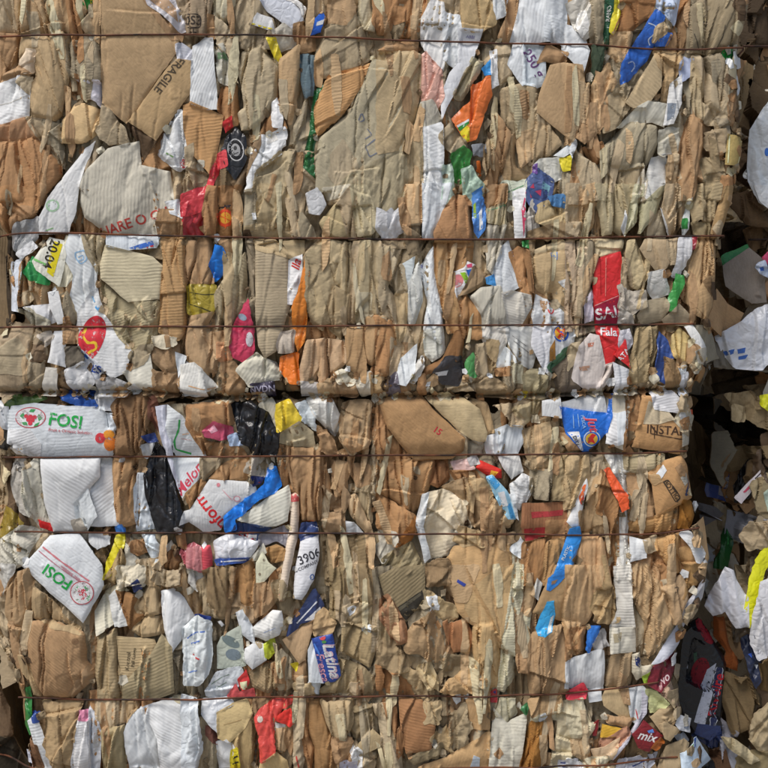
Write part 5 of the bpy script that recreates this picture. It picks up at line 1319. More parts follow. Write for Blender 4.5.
DATA += '''
# 0 568 L
p #b9b8b2 -14,-14 62,-14 20,82 -14,122 ; amp=6
b #a17e58 13,90 60,18 112,-2 137,100 102,202 70,302 38,252 8,182 ; sx=12 amp=5
b #a98d68 133,60 200,128 292,230 170,202 128,192
b #a47c54 98,282 125,198 240,213 322,250 327,352 362,412 270,508 150,508 118,432 ; m=ribbed a=-42 bulge=14 amp=3 tuck=10 fold=0.15 @bulging_cardboard|round bulging brown cardboard below the upside-down lettered sheet|cardboard
+o #8c6642 296,275 13,12 0
b #ae9068 138,183 302,233 320,252 200,222
b #b59468 73,345 110,368 152,502 118,492
b K 338,370 367,412 270,510 258,492
p #2f4a9a 28,342 75,318 82,392 48,392 ; @blue_plastic|small dark blue plastic lump at the left edge of the lower bale|plastic scrap
c #8d7b60 8,232 60,288 102,298 102,362 40,322
v #7a6848 20,380 60,392 100,450 120,500 60,470
c #a89a40 28,392 60,420 75,470 40,430
p #2f7a3a 73,472 107,458 112,562 105,652 78,602 ; amp=3 @green_strip|green plastic strip at the left edge of the lower bale near its bottom|plastic strip
b #8a6a44 8,452 40,418 82,478 82,602 48,552
b #b5a98e 395,100 460,60 490,90 440,100 400,170 ; m=paper
w M 358,172 395,103 417,108 437,212 420,227 370,262 ; m=pribbed a=22
w #c6c6c2 413,110 440,83 492,222 440,228
b #8f6336 438,85 527,110 522,172 548,187 500,238 458,132 ; amp=3
c M 448,-5 552,-14 552,52 500,62 448,82 ; m=paper
b #ad916c 513,152 575,38 607,80 612,177 565,187 523,172 ; bulge=6
p N 503,65 530,43 542,82 513,92
b #a68c68 498,242 560,183 617,190 627,257 540,267
w W 618,90 660,83 702,120 747,205 702,262 665,322 638,252 623,172 ; amp=3 bulge=7 @white_cloth|crumpled white cloth-like paper lump beside the tan printed panel|paper
b #a78d67 368,272 440,233 452,332 472,442 472,508 375,508 363,382 ; bulge=6 a=0 m=ribbed
f #a48c68 443,265 592,275 602,302 540,412 475,442 453,352 ; m=ribbed a=1 amp=1.5 @printed_carton|tan corrugated panel with small dark rotated print|carton
+t #51432f 22 84 490,360 Kontrol
+t #51432f 18 84 512,345 Pall Lungo
+l #6a5a44 4 540,310 552,345
f #96815f 468,452 580,328 622,253 662,300 667,482 600,508 473,508 ; m=ribbed a=24 amp=2
w W 103,592 135,558 172,682 215,790 150,790 ; m=pribbed a=15
p #33509a 123,560 147,558 147,592 123,597
c #9c7e58 148,515 312,513 302,622 272,790 205,790 163,682 173,602 ; sx=16 sy=28
w W 303,582 342,580 342,790 268,790 ; m=pribbed a=5
+p #c89ab0 310,548 340,548 340,582 306,580
p #c87f9a 308,545 342,543 342,582 306,580
p #c6cad0 343,520 375,578 387,662 372,790 345,790 ; amp=6
b T 363,512 482,510 487,602 410,617 368,572
b #a58f68 388,617 482,600 477,790 393,790 ; a=0
w W 478,632 510,553 540,538 612,652 617,790 500,790 483,702 ; m=pribbed a=-58 amp=3 @white_carton|white ribbed carton half hidden beneath a larger white sheet at the bottom|carton
w W 538,537 660,506 752,530 758,642 748,790 618,790 608,652 ; m=pribbed a=-28 sx=24 sy=30 amp=4 z=1 @white_sheet|large crumpled white sheet below the lowest wire|paper
b #a18460 478,512 540,512 520,548 484,600
c #b7aa90 655,505 760,500 765,530 700,525
b D -14,452 30,560 47,642 0,682 -14,682 ; n=1 d=-50
b #2c241a -14,640 50,640 130,790 -14,800 ; n=1 d=-60
p #c9c6cc 58,742 90,733 102,790 63,790
b #6d4a30 78,692 132,688 152,790 98,790 ; z=-6
# 190 568 L
c #c2bdb4 -14,-5 40,10 60,60 30,90 -14,60 ; m=paper
c #a38764 20,60 62,28 102,202 48,172
p #24387c 18,180 82,188 72,217 28,217
p #cdd2da -30,230 30,178 82,208 87,352 65,422 30,452 -20,445 ; amp=5 @plastic_bag|crumpled white plastic bag with blue scribbled print|plastic bag
+l #4f6fb8 5 -10,270 20,245 60,240
+l #4f6fb8 5 5,290 40,275
+l #5f7fc0 4 -5,400 30,390
+l #c84a4a 6 12,330 40,345
p #cfd4da -30,480 30,498 47,692 20,790 -30,790 ; amp=6
b #8f7350 68,-5 172,-5 167,112 120,202 68,142 ; bulge=6
b #a0723f 168,-5 247,-14 247,122 210,137 163,92 ; a=85
b #917252 138,112 190,93 197,162 148,192
b #ab8763 193,130 225,147 257,128 257,202 220,224 ; amp=2 @heart_scrap|heart-shaped light brown cardboard scrap|cardboard
b K 248,62 322,48 332,122 290,172 253,192 243,112
b #a08868 310,60 360,40 400,110 390,200 340,170
w W 178,172 200,158 242,230 252,302 198,252 ; amp=2 bulge=6
w #dcdcde 238,230 320,163 352,163 360,210 342,252 290,278 248,262 ; amp=2 bulge=9 z=1 @white_lump|soft rounded white lump of wadding above a yellow-green scrap|wadding
+l #a9b4d0 4 285,245 330,225
w W 213,312 250,288 302,298 292,352 240,388 208,352 ; amp=2 bulge=6
f #b9bfb0 103,302 115,268 192,223 207,330 212,377 180,388 103,388 ; m=film amp=1.6 @plastic_tray|clear greenish plastic tray with grey shapes inside|plastic tray
+o #6f7c7c 155,285 38,18 30
+o #77848c 165,335 30,22 10
p #bcc83a 283,292 320,268 324,322 300,352 288,342 ; @plastic_scrap|yellow-green plastic scrap against the white wadding|plastic scrap
v G 328,332 350,308 392,360 402,432 360,432
b K 393,402 440,348 452,452 398,462
p Y 388,370 412,368 407,397
b #8f7858 228,402 330,358 342,442 300,482 238,462 ; m=ribbed a=-30
b K 308,370 367,338 362,442 330,440
f #ac8a66 353,277 482,193 442,352 420,367 ; amp=2 bulge=3
c #a88860 478,180 510,148 562,210 542,257 478,262
v #8c7450 538,-5 602,-5 602,92 582,202 538,182
b #8b7250 588,-14 702,-14 712,132 598,137 ; sx=26
b #97805c 586,208 702,228 717,292 692,382 578,322 ; a=10
c #97805f 586,150 640,133 714,138 704,222 598,212
b #9c8460 573,352 660,378 728,442 692,482 488,482 580,402 ; a=10
b G 698,-5 775,-5 775,102 718,192 ; a=80
v #8d7756 705,190 775,110 780,300 720,420
c W 653,223 692,222 692,242 660,242 ; m=paper
f W 453,312 470,268 492,330 514,437 458,432 ; m=pribbed a=80 amp=1
f #2a4a9c 468,267 547,250 578,412 557,434 513,438 ; m=film amp=1.4 bulge=3 z=1 @blue_carton|small blue carton with white and red script and a flower|carton
+t #d4b4bc 60 -77 546,350 Latina
+t #e0dce0 56 -77 541,350 Latina
+t #d49aa8 44 -77 508,375 Fresca
+o #c84a4a 510,262 12,10 0
+o #4f8a4a 516,278 9,6 0
+l #4f7fd0 8 478,285 500,330
p #cfd4d6 455,440 500,435 495,490 465,480
p #d0d3d4 58,472 100,398 192,383 212,420 150,498 58,498 ; amp=4 @plastic_bag|white plastic bag with grey scribbled writing above the lowest wire|plastic bag
+l #7f8f80 4 80,450 120,420 150,410
+l #7f8f80 4 100,465 140,440
p #d05a5a 143,492 175,448 187,482 242,470 247,502 ; amp=3
p #d23a36 183,432 215,391 224,442 202,472 ; @red_scrap|red and cream plastic scrap above the lowest wire|plastic scrap
+p #d8c8a0 190,440 218,435 218,468 195,470
p #cbd0d6 43,510 150,498 167,520 105,552 105,632 78,602 48,562 ; amp=4 @plastic_bag|white plastic bag just below the lowest wire beside the cream flap|plastic bag
b #a98a58 163,672 245,518 252,602 232,790 188,790 ; a=80
f #c9a468 103,552 165,518 217,506 242,560 212,612 150,673 108,652 ; amp=1.5 z=1 @cream_flap|pale yellow-brown card flap below the lowest wire|card
+l #a88450 3 130,600 200,580
c #7a4a40 53,602 80,603 102,682 58,642
w W 98,672 140,658 172,690 162,790 108,790
p Y 158,702 180,688 188,790 153,790
+l #2a2a20 7 162,735 184,720
+l #2a2a20 7 162,760 186,745
w #cfccc4 318,592 372,610 350,662 323,622
b L 328,612 377,618 367,702 328,692
v K 373,520 402,518 407,702 385,722 363,662
b #8a6a48 240,505 320,500 260,560 245,600
p #cc4a40 248,572 265,543 320,503 397,498 397,522 350,542 345,562 326,572 322,642 327,712 275,742 268,642 253,602 ; amp=6 z=1 @red_moulding|red plastic moulded piece bent like a handle|plastic piece
+o #d8b8b0 270,578 11,13 0
p #e0362c 328,572 385,538 400,590 385,608 330,582 ; amp=3
f #cba56a 258,790 270,745 330,703 372,740 384,790 ; amp=2
v T 395,520 425,520 440,640 430,790 400,790
+l #b04038 7 408,720 418,765
b O 418,520 462,508 462,642 482,702 460,790 438,702 423,602
b #956a3a 453,520 500,508 532,602 552,682 562,790 478,790 478,692 458,642 ; bulge=6
b #a28a68 498,513 627,508 622,592 602,642 560,662 528,592 ; bulge=6 a=10
c #927b5a 618,540 702,518 692,602 640,662 608,622
c K 548,652 620,648 642,732 590,790 558,742
f #a58c66 648,672 702,618 737,650 732,682 670,712 638,692 ; amp=2 z=1
w W 628,672 660,700 657,790 640,790 618,702
v T 698,520 775,518 785,790 718,790 740,622
p #c4c2d0 578,742 642,738 642,790 578,790
c T 615,445 672,448 652,492 613,478
c #a78e6a 400,450 470,440 480,490 410,492
# 380 568 L
f #8b7757 -5,30 60,-2 172,-14 172,82 192,92 100,208 18,112 ; m=ribbed a=42 amp=2 @stamped_board|grey-brown ribbed board stamped with a black square|cardboard
+p #35302a 60,156 162,82 172,132 100,202
+p #5c5446 66,156 156,92 158,104 78,164
b #95694a -5,122 30,98 92,202 112,282 60,292 -5,182
f #b38c5a 330,82 472,-14 482,52 442,152 442,232 350,202 323,152 ; amp=3 bulge=5
b L 268,-14 382,-14 332,132 290,132 258,82
+p #3a4a9a 298,42 330,60 324,72 294,52
c #ad9268 178,82 292,138 302,192 270,217 188,172 ; torn=1.5
c W 178,110 215,108 225,160 195,165 ; m=paper
c #9c7a54 108,232 200,168 232,272 272,332 200,352 98,312 ; sx=16 sy=22 torn=1.5
c #8d7556 -5,272 60,288 132,352 110,392 50,402 -5,372 ; torn=1.5
b #9c653a 253,222 330,198 372,282 342,322 280,322 ; amp=2.5
c #b49a70 148,372 190,353 232,432 232,482 158,422 ; torn=1.6
c #8a7252 228,332 300,338 392,348 382,402 320,442 248,422 ; torn=1.5
b #b08a58 358,222 442,198 462,332 452,462 398,462 358,332 ; bulge=6 a=85
c #b49266 338,392 422,378 422,492 330,482 228,472 238,442 ; torn=1.6
b #a8713e -5,400 60,400 130,420 160,500 60,500 -5,500
c #a58a64 60,380 150,390 220,490 140,500 ; torn=1.6
v #b08c5c 453,0 522,-14 492,202 470,312 443,232 453,112
b K 518,162 555,148 572,302 572,402 528,402 518,252
v #bdb298 518,-14 552,-14 547,122 512,242 517,422 480,482 448,472 463,382 478,202 ; m=ribbed a=2 @board_strip|long pale ribbed board strip running down to the lowest wire|board
c #b5aa90 523,202 582,158 572,302 550,332 523,282
b #a07c56 558,322 590,248 702,218 722,332 722,482 578,492 568,402 ; m=ribbed a=85 bulge=6
b #ab8254 698,202 775,218 785,332 728,362
f #ad8658 588,172 672,-14 785,-14 785,212 690,202 ; amp=3 bulge=4
f #3aa0dc 598,232 640,128 666,123 670,180 657,242 630,258 608,257 ; m=film amp=2 z=1 @blue_tape|light blue torn tape strip pointing down|tape
+p #cfd8dc 655,190 668,180 655,242 638,250
f #2f84d0 660,32 685,-30 728,-150 765,-160 775,-120 740,-20 720,12 700,22 ; m=film amp=1.5 z=1 @blue_band|blue printed band standing upright on brown cardboard|band
+t #cfe0f0 17 66 712,-60 PLASTIC
f #2b78c4 638,82 645,38 690,0 722,10 680,62 650,87 ; m=film amp=2 z=1
+p #8f6a48 655,48 680,40 668,60 655,62
w #c2bfb6 583,102 605,38 622,60 605,122
w W 713,372 790,340 800,420 790,498 725,500 ; m=pribbed a=80 amp=3 @red_edged_box|white ribbed box end with a red base above the lowest wire|box
+p #cc3a44 722,485 775,460 800,490 790,500 724,500
b #98683c 8,512 60,500 72,622 92,742 60,692 28,582
f #936238 73,500 162,505 212,602 197,692 100,712 78,622 ; m=ribbed a=-10 amp=3 bulge=4
c #a58b66 168,512 232,508 222,602 168,592 ; torn=1.5
f #b38a5a 330,500 422,500 422,622 338,617 ; amp=2
c #928066 268,562 330,518 352,612 332,692 268,722 ; torn=1.4
c #ae8e62 198,652 260,598 282,722 218,672 ; torn=1.4
c #8d7a5c 108,732 240,668 252,722 128,752
f #bb9362 138,790 150,765 260,728 422,623 422,790 ; amp=2 bulge=3
v T -5,560 30,590 80,720 90,790 20,790
w #c2cede 348,790 360,718 382,730 377,790
p #b8383c 428,482 446,468 447,517 430,517
+p #2f4a9a 436,480 445,474 445,488
c #b9ae94 458,500 527,498 522,562 480,612 448,562 ; m=paper
w #c6c2b2 418,790 440,540 490,598 567,553 535,790 ; sx=12 amp=4 @pale_sheet|pale grey-white creased sheet below the lowest wire|paper
p #3f7a4a 538,542 567,523 562,562
b #a28058 568,502 702,490 692,552 578,572 ; a=5
c #b8aa8e 573,572 692,550 682,592 588,602
b #956834 533,790 580,590 662,600 622,790 ; m=ribbed a=75
c #b5a588 688,520 775,498 790,790 640,790 680,642 ; sx=18 sy=26
w #cbcbd0 688,742 762,738 768,790 688,790
+l #34427a 5 695,752 755,748
+l #34427a 5 700,765 760,760
# 568 568 L
f #b08a60 -14,-14 142,-14 102,172 70,222 0,232 -14,202 ; a=85 amp=4 sx=14 bulge=4
c #ae8a5a 88,152 140,18 182,90 187,202 150,222 98,207 ; torn=1.4
v O -5,232 82,223 72,322 -14,352
w #d0cec6 178,-5 242,-14 247,142 257,227 165,227 190,162 ; m=pribbed a=2 amp=4 @ribbed_stack|white ribbed board column left of a curved tan board|board
w #cbc7b8 158,227 257,230 260,322 163,327 ; m=pribbed a=3 amp=2
+p #a8977a 170,250 205,245 200,280 175,285
b #a88560 348,82 440,28 462,102 442,202 408,217 388,122 ; a=60
+l #5a4a3a 4 400,75 425,70 420,90 398,92
b #ab875e 243,-14 310,-14 352,60 402,190 402,222 310,362 298,202 258,142 ; a=-50 bulge=6 m=ribbed @curved_board|large curved tan corrugated board near the corner of the lower bale|cardboard
b #98703c 453,-14 560,-14 552,42 480,62 438,122 458,52
p #2f72c8 68,312 80,223 127,220 95,302 80,332 ; amp=3 @blue_plastic|small bright blue plastic fold above the white ribbed box end|plastic scrap
p #b0aeac 93,292 140,238 152,302 108,322
p #b9b9be 438,192 455,138 530,48 553,70 522,132 480,192 ; amp=4 @plastic_bag|grey-white plastic bag tip at the corner of the lower bale|plastic bag
w #c9cbd4 318,372 360,310 440,208 472,208 442,292 370,352 ; amp=2 @white_strip|slanting white paper strip above the maroon packet|paper
f W -14,357 130,314 142,320 142,472 40,472 -14,462 ; m=pribbed a=85 sx=9 amp=4 tuck=2
w W 83,478 132,470 132,512 88,520
p #d03a48 -5,482 60,446 80,475 70,502 -5,502 ; amp=2
b #94795a 148,422 180,338 252,323 247,452 215,467 148,462 ; amp=2.5
f #ab8d64 133,502 150,468 232,468 252,582 200,572 138,532 ; amp=2
w M 248,330 270,323 282,380 322,368 317,412 268,432 248,402 ; amp=2 bulge=5 @cloth_cuff|cream cloth cuff with a navy patch beside the maroon packet|cloth
+p #2c3a70 254,332 282,348 276,382 258,370
p #9cb83a 288,422 325,393 332,422 298,447
p #741f2c 318,387 400,338 432,333 434,370 370,478 308,452 ; amp=4 z=1 @maroon_packet|crumpled maroon packet with white letters at the end of the lowest wire|packet
+t #d8c0c0 40 40 372,428 vo
+l #a84a50 4 395,350 428,345
w W 233,470 290,458 312,480 292,542 265,602 248,592 238,532 ; amp=3
+l #c83a3c 5 262,545 272,585
c #b9bb88 303,470 340,478 402,520 345,562 318,562
b #a3836e 348,482 400,438 442,562 402,522
w #c2bfc8 288,470 312,500 302,562 220,672 170,735 158,722 240,642 288,562
b K 143,568 262,583 232,612 148,597
f #cfa23a 133,602 212,620 192,647 128,652 ; m=paper amp=1 @yellow_carton|yellow and green striped carton scrap near the bottom|carton
+p #274a34 126,650 162,652 130,672
b #a9745a 123,672 230,608 242,632 180,692 128,722
p #a83038 103,602 117,588 112,652 98,652
c #b9ad94 -5,512 60,500 82,592 102,602 85,657 20,652 -5,602
b L 8,662 102,660 70,742 20,722
f #c8a888 90,700 140,690 200,650 170,740 110,760
f #7a1f26 246,637 290,583 364,645 310,709 270,687 ; m=film amp=1 z=2 @maroon_packet|flat maroon packet lettered mix with orange corner near the bottom|packet
+t #e0d4d4 48 -14 300,645 mix
+p #5f8ad0 302,622 325,616 330,630 308,632
p #c8702c 313,692 355,653 372,670 340,702
w #c5c5cc 178,790 200,738 352,718 342,745 300,790
+l #33427a 5 250,765 300,750
c W -5,732 62,768 60,800 -5,800 ; m=paper
c #b9ac94 70,740 170,730 180,800 70,800
f #a18765 318,577 360,543 402,538 417,580 360,633 ; amp=1.5
f #9c8464 353,602 370,588 432,620 390,663 368,652 ; amp=1.5
f #c9ccd0 413,602 430,568 502,610 480,642 430,622 ; m=paper amp=1
+p #77808e 455,595 485,612 470,632 450,620
p #6a7078 408,642 450,638 472,672 430,677
f #a28663 343,790 380,688 450,658 472,680 430,790 ; amp=2
f #bccbe2 433,717 500,678 520,678 595,790 438,790 ; m=paper amp=1 z=2 @pale_box|pale blue-white blank box corner at the bottom|box
+p #7fa860 470,680 500,675 480,700
+p #3f62b0 498,678 520,678 510,695 490,700
b #14161c 408,482 430,245 500,188 602,352 592,572 580,620 500,640 440,560 ; r=1 d=-58 m=film amp=2 fold=0 cr=0.25 @black_bag|black and navy snack bag with red ovals and red lettering in the gap|bag
+o #8a1f2a 522,235 26,58 -28
+o #7a1c26 505,395 32,56 12
+p #b8bcc8 470,575 497,480 528,385 562,358 540,470 510,592
+l #c9ccd2 34 540,590 575,375
+l #2a3050 28 540,590 575,375
+t #c22c34 56 78 560,478 Rivoire
+p #3f5a48 478,325 492,318 492,350 482,365
+p #b8bcc0 447,345 462,335 460,385 448,395
f #26345e 473,642 490,590 590,600 575,690 550,690 ; r=1 d=-52 m=film
b #8a4a22 558,182 602,190 622,302 662,370 655,397 600,372 610,322 568,262 ; r=1 d=-56
w #cfcdd0 528,147 570,60 610,-2 637,10 647,50 682,110 684,222 640,227 600,162 560,182 ; r=1 d=-42 amp=10 sx=7 sy=60 bulge=6 m=film @plastic_bag|gathered white plastic bag hanging in the gap beside the lower bale|plastic bag
p #cfd0d4 698,232 730,50 775,28 775,332 730,357 703,292 ; r=1 d=-38 amp=4 sx=14 @plastic_sheet|smooth white plastic sheet beside the yellow strap|plastic sheet
p #222a44 668,272 702,250 742,422 720,462 688,382 ; r=1 d=-46 amp=6
+p #3f62c0 690,330 706,325 705,345
+p #c8ccd0 715,370 730,372 722,385
b #6d5636 598,402 690,420 728,490 702,602 630,642 588,502 ; r=1 d=-54
b #6a5028 735,350 775,320 775,480 745,470 ; r=1 d=-46
c #9a8566 698,622 720,560 775,518 775,725 690,662 ; r=1 d=-44
w #84848c 583,570 642,622 620,700 580,690 ; r=1 d=-56
w #9a9ca6 583,657 640,690 692,700 640,790 600,790 ; r=1 d=-48
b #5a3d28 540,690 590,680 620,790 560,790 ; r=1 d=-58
c #857350 640,720 775,690 775,800 640,800 ; r=1 d=-50
v #a59576 590,650 640,660 740,740 700,750 620,690 ; r=1 d=-40
'''
# ---------------------------------------------------------------- lay the sheets
def in_bale(b, x, y):
    xl = float(xedge(LEFT_EDGE, y)); xr = float(xedge(RIGHT_EDGE, y))
    s = float(polyline_y(SEAM, x))
    return xl < x < xr and ((y < s) if b == 'U' else (y > s))

# under-layer of upright pressed sheets
rf = random.Random(3)
for b, y0, y1 in (('U', -45, 392), ('L', 398, 832)):
    x = -40
    while x < 745:
        wdt = rf.uniform(26, 46)
        y = y0 - rf.uniform(0, 40)
        while y < y1:
            hgt = rf.uniform(60, 120)
            ya, yb = max(y, y0), min(y + hgt + 14, y1)
            if yb - ya > 20:
                pts = [(x - 5 + rf.gauss(0, 4), ya + rf.gauss(0, 5)), (x + wdt * .5, ya + rf.gauss(0, 7)), (x + wdt + 5 + rf.gauss(0, 4), ya + rf.gauss(0, 5)),
                       (x + wdt + 6 + rf.gauss(0, 5), yb), (x + wdt * .4, yb + rf.gauss(0, 6)), (x - 5 + rf.gauss(0, 4), yb)]
                mx, my = x + wdt / 2, (ya + yb) / 2
                xl = float(xedge(LEFT_EDGE, my)); xr = float(xedge(RIGHT_EDGE, my))
                if xl + 8 < mx < xr - 14:
                    code = rf.choice(['T', 'K', 'L', 'O', 'G', 'G', 'T', '#8a7458', '#7d6548'])
                    place(b, rf.choice('bvvc'), code, pts, z=-11)
            y += hgt
        x += wdt
# the recessed bales: rough, deeply crumpled sheets
for k in range(260):
    x = rf.uniform(692, 832); y = rf.uniform(-45, 825); b = 'RU' if y < 398 else 'RL'
    r = rf.uniform(9, 24); n = rf.randint(4, 6); a0 = rf.uniform(0, 6.28); ex = rf.uniform(0.5, 1.1)
    pts = []
    for q in range(n):
        a = a0 + 6.28318 * q / n; rr = r * rf.uniform(0.7, 1.25)
        pts.append((x + rr * ex * math.cos(a), y + rr * 1.35 * math.sin(a)))
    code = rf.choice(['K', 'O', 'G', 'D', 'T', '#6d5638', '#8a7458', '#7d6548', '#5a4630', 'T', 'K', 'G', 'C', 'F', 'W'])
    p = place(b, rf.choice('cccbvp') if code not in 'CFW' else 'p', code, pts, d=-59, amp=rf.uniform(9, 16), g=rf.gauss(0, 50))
    if p is None: continue
    dd = float(gapdepth(x)) + rf.uniform(-6, 12) - p.d0
    m_ = BTOPID == p.id
    BACK[m_] += dd; p.d0 += dd

# small torn scraps caught between the sheets, under them and (later) in the crevices
SCRAP_COL = ['T', 'K', 'L', 'O', 'G', 'C', 'M', 'W', 'D', '#8a7458', '#b8a888', '#7d6548']
def scrap(b, x, y, r, rs, z=0, cols=SCRAP_COL):
    n = rs.randint(4, 6)
    a0 = rs.uniform(0, 6.28); el = rs.uniform(0.45, 1.0); lean = rs.gauss(1.57, 0.6)
    pts = []
    for k in range(n):
        a = a0 + 6.28318 * k / n + rs.gauss(0, 0.2); rr = r * rs.uniform(0.7, 1.2)
        u, v = rr * math.cos(a), rr * el * math.sin(a)
        pts.append((x + u * math.cos(lean) - v * math.sin(lean), y + u * math.sin(lean) + v * math.cos(lean)))
    code = rs.choice(cols)
    style = rs.choice('ccbw') if code not in 'WMC' else rs.choice('wwc')
    m = 'paper' if code in ('W', 'M', 'C') else 'card'
    return place(b, style, code, pts, z=z, m=m, scrap=1, torn=0.4)

def parse():
    ox = oy = 0; bale = 'U'; last = None
    for ln in DATA.strip().splitlines():
        ln = ln.strip()
        if not ln: continue
        if ln[0] == '#':
            _, ox, oy, bale = ln.split(); ox, oy = float(ox), float(oy); continue
        def PT(s):
            x, y = s.split(','); return (ox + float(x) / 3.84, oy + float(y) / 3.84)
        if ln[0] == '+':
            if last is None: continue
            k = ln[1]; tok = ln[2:].split()
            if k == 'p': last.prints.append(('p', tok[0], [PT(t) for t in tok[1:]]))
            elif k == 'o':
                rx, ry = tok[2].split(','); last.prints.append(('o', tok[0], PT(tok[1]), float(rx) / 3.84, float(ry) / 3.84, float(tok[3])))
            elif k == 'l': last.prints.append(('l', tok[0], float(tok[1]) / 3.84, [PT(t) for t in tok[2:]]))
            elif k == 't': last.prints.append(('t', tok[0], float(tok[1]) / 3.84, float(tok[2]), PT(tok[3]), ' '.join(tok[4:])))
            continue
        thing = None
        if '@' in ln:
            ln, t = ln.split('@'); thing = [s.strip() for s in t.split('|')]
        body, _, opts = ln.partition(';')
        tok = body.split(); kw = {}
        for o in opts.split():
            k, v = o.split('=')
            kw[k] = v
        pts = [PT(t) for t in tok[2:]]
        if len(pts) < 3: last = None; continue
        b = bale
        if 'r' in kw: b = 'RU' if (oy < 300 or kw.get('u') == '2') else 'RL'  # the gap's shade is painted into its darkest sheet colours
        elif 'n' in kw: b = 'N'  # these dark sheets paint in the shade of the left gap
        elif kw.get('u') == '1': b = 'U'
        kw.pop('r', 0); kw.pop('n', 0); kw.pop('u', 0)
        if thing: kw['thing'] = thing
        last = place(b, tok[0], tok[1], pts, **kw)
parse()

rs = random.Random(11)
# thin upright plies standing between the larger sheets
made = 0
for _ in range(3000):
    if made >= 170: break
    x = rs.uniform(4, 715); y = rs.uniform(8, 760)
    i, j = int(g2i(x)), int(g2i(y))
    q = TOPID[j, i]
    if q < 0: continue
    u = PIECES[q]
    if u.thing or u.kw.get('ply') or u.style == 'f' or u.mat not in ('card', 'ribbed') or FRONT[j, i] < -14: continue
    w_, l_, sl = rs.uniform(1.6, 4.2), rs.uniform(11, 34), rs.gauss(0, 0.13)
    if abs(y - float(polyline_y(SEAM, x))) < l_: continue
    ends = [PIECES[TOPID[int(g2i(min(767, max(0, y + f_ * l_)))), int(g2i(min(767, max(0, x + f_ * sl * l_))))]] for f_ in (-1, -.5, .5, 1)]
    if any(e.thing or e.mat not in ('card', 'ribbed') for e in ends): continue
    pts = [(x - w_ + rs.gauss(0, .8) - sl * l_, y - l_), (x + w_ * rs.uniform(0.2, 1) - sl * l_, y - l_ + rs.gauss(0, 4)), (x + w_ * 1.2, y + rs.gauss(0, 5)),
           (x + w_ * rs.uniform(0.3, 1) + sl * l_, y + l_), (x - w_ * rs.uniform(0, .8) + sl * l_, y + l_ + rs.gauss(0, 3)), (x - w_, y + rs.gauss(0, 6))]
    place(u.bale, 'v', rs.choice([u.code, u.code, 'T', 'L', 'K', '#b8a888']), pts, ply=1, tuck=1.0, lift=1.6, amp=3, fold=0, m=rs.choice(['card', 'card', 'ribbed']))
    made += 1
# ragged pieces hanging out along the sides of the front bales
for k in range(110):
    y = rs.uniform(0, 768); side = rs.random() < 0.68
    x = float(xedge(RIGHT_EDGE if side else LEFT_EDGE, y)) + (rs.uniform(-12, 3) if side else rs.uniform(-3, 10))
    scrap('U' if y < 392 else 'L', x, y, rs.uniform(4, 10), rs, z=3 + rs.uniform(-4, 3))
lowpass = blur(FRONT, 16)
count = 0
for _ in range(6000):
    if count >= 380: break
    if rs.random() < 0.35:
        x = rs.uniform(2, 690); y = float(polyline_y(SEAM, x)) - rs.uniform(-4, 26)
    else:
        x = rs.uniform(0, 735); y = rs.uniform(0, 768)
    b = 'U' if y < float(polyline_y(SEAM, x)) else 'L'
    if not in_bale(b, x, y): continue
    i, j = int(g2i(x)), int(g2i(y))
    if FRONT[j, i] < lowpass[j, i] - 3.2 and FRONT[j, i] > -40:
        top = TOPID[j, i]
        scrap(b, x, y, rs.uniform(2.0, 5.5), rs, z=FRONT[j, i] * 0 - 3)
        count += 1

# ---------------------------------------------------------------- keep what can be seen, then build the meshes
seen = np.bincount(TOPID[TOPID >= 0].ravel(), minlength=len(PIECES)) + np.bincount(BTOPID[BTOPID >= 0].ravel(), minlength=len(PIECES))
def uv_of(V, ang, off):
    ca, sa = math.cos(ang), math.sin(ang)
    u = V[:, 0] * ca - V[:, 1] * sa; v = V[:, 0] * sa + V[:, 1] * ca
    return np.stack([u / 100 + off, v / 100 + off * 0.7], 1)

def make_mesh(name, co, faces, mats, midx=None, uvs=None, smooth=None):
    me = bpy.data.meshes.new(name)
    me.from_pydata(co.tolist() if hasattr(co, 'tolist') else co, [], faces)
    for m in mats: me.materials.append(m)
    if midx is not None: me.polygons.foreach_set('material_index', np.array(midx, np.int32))
    if uvs is not None:
        l = me.uv_layers.new(name='UVMap')
        vi = np.zeros(len(me.loops), np.int32); me.loops.foreach_get('vertex_index', vi)
        l.data.foreach_set('uv', uvs[vi].astype(np.float32).ravel())
    me.polygons.foreach_set('use_smooth', np.ones(len(me.polygons), bool) if smooth is None else np.array(smooth, bool))
    me.update()
    return me

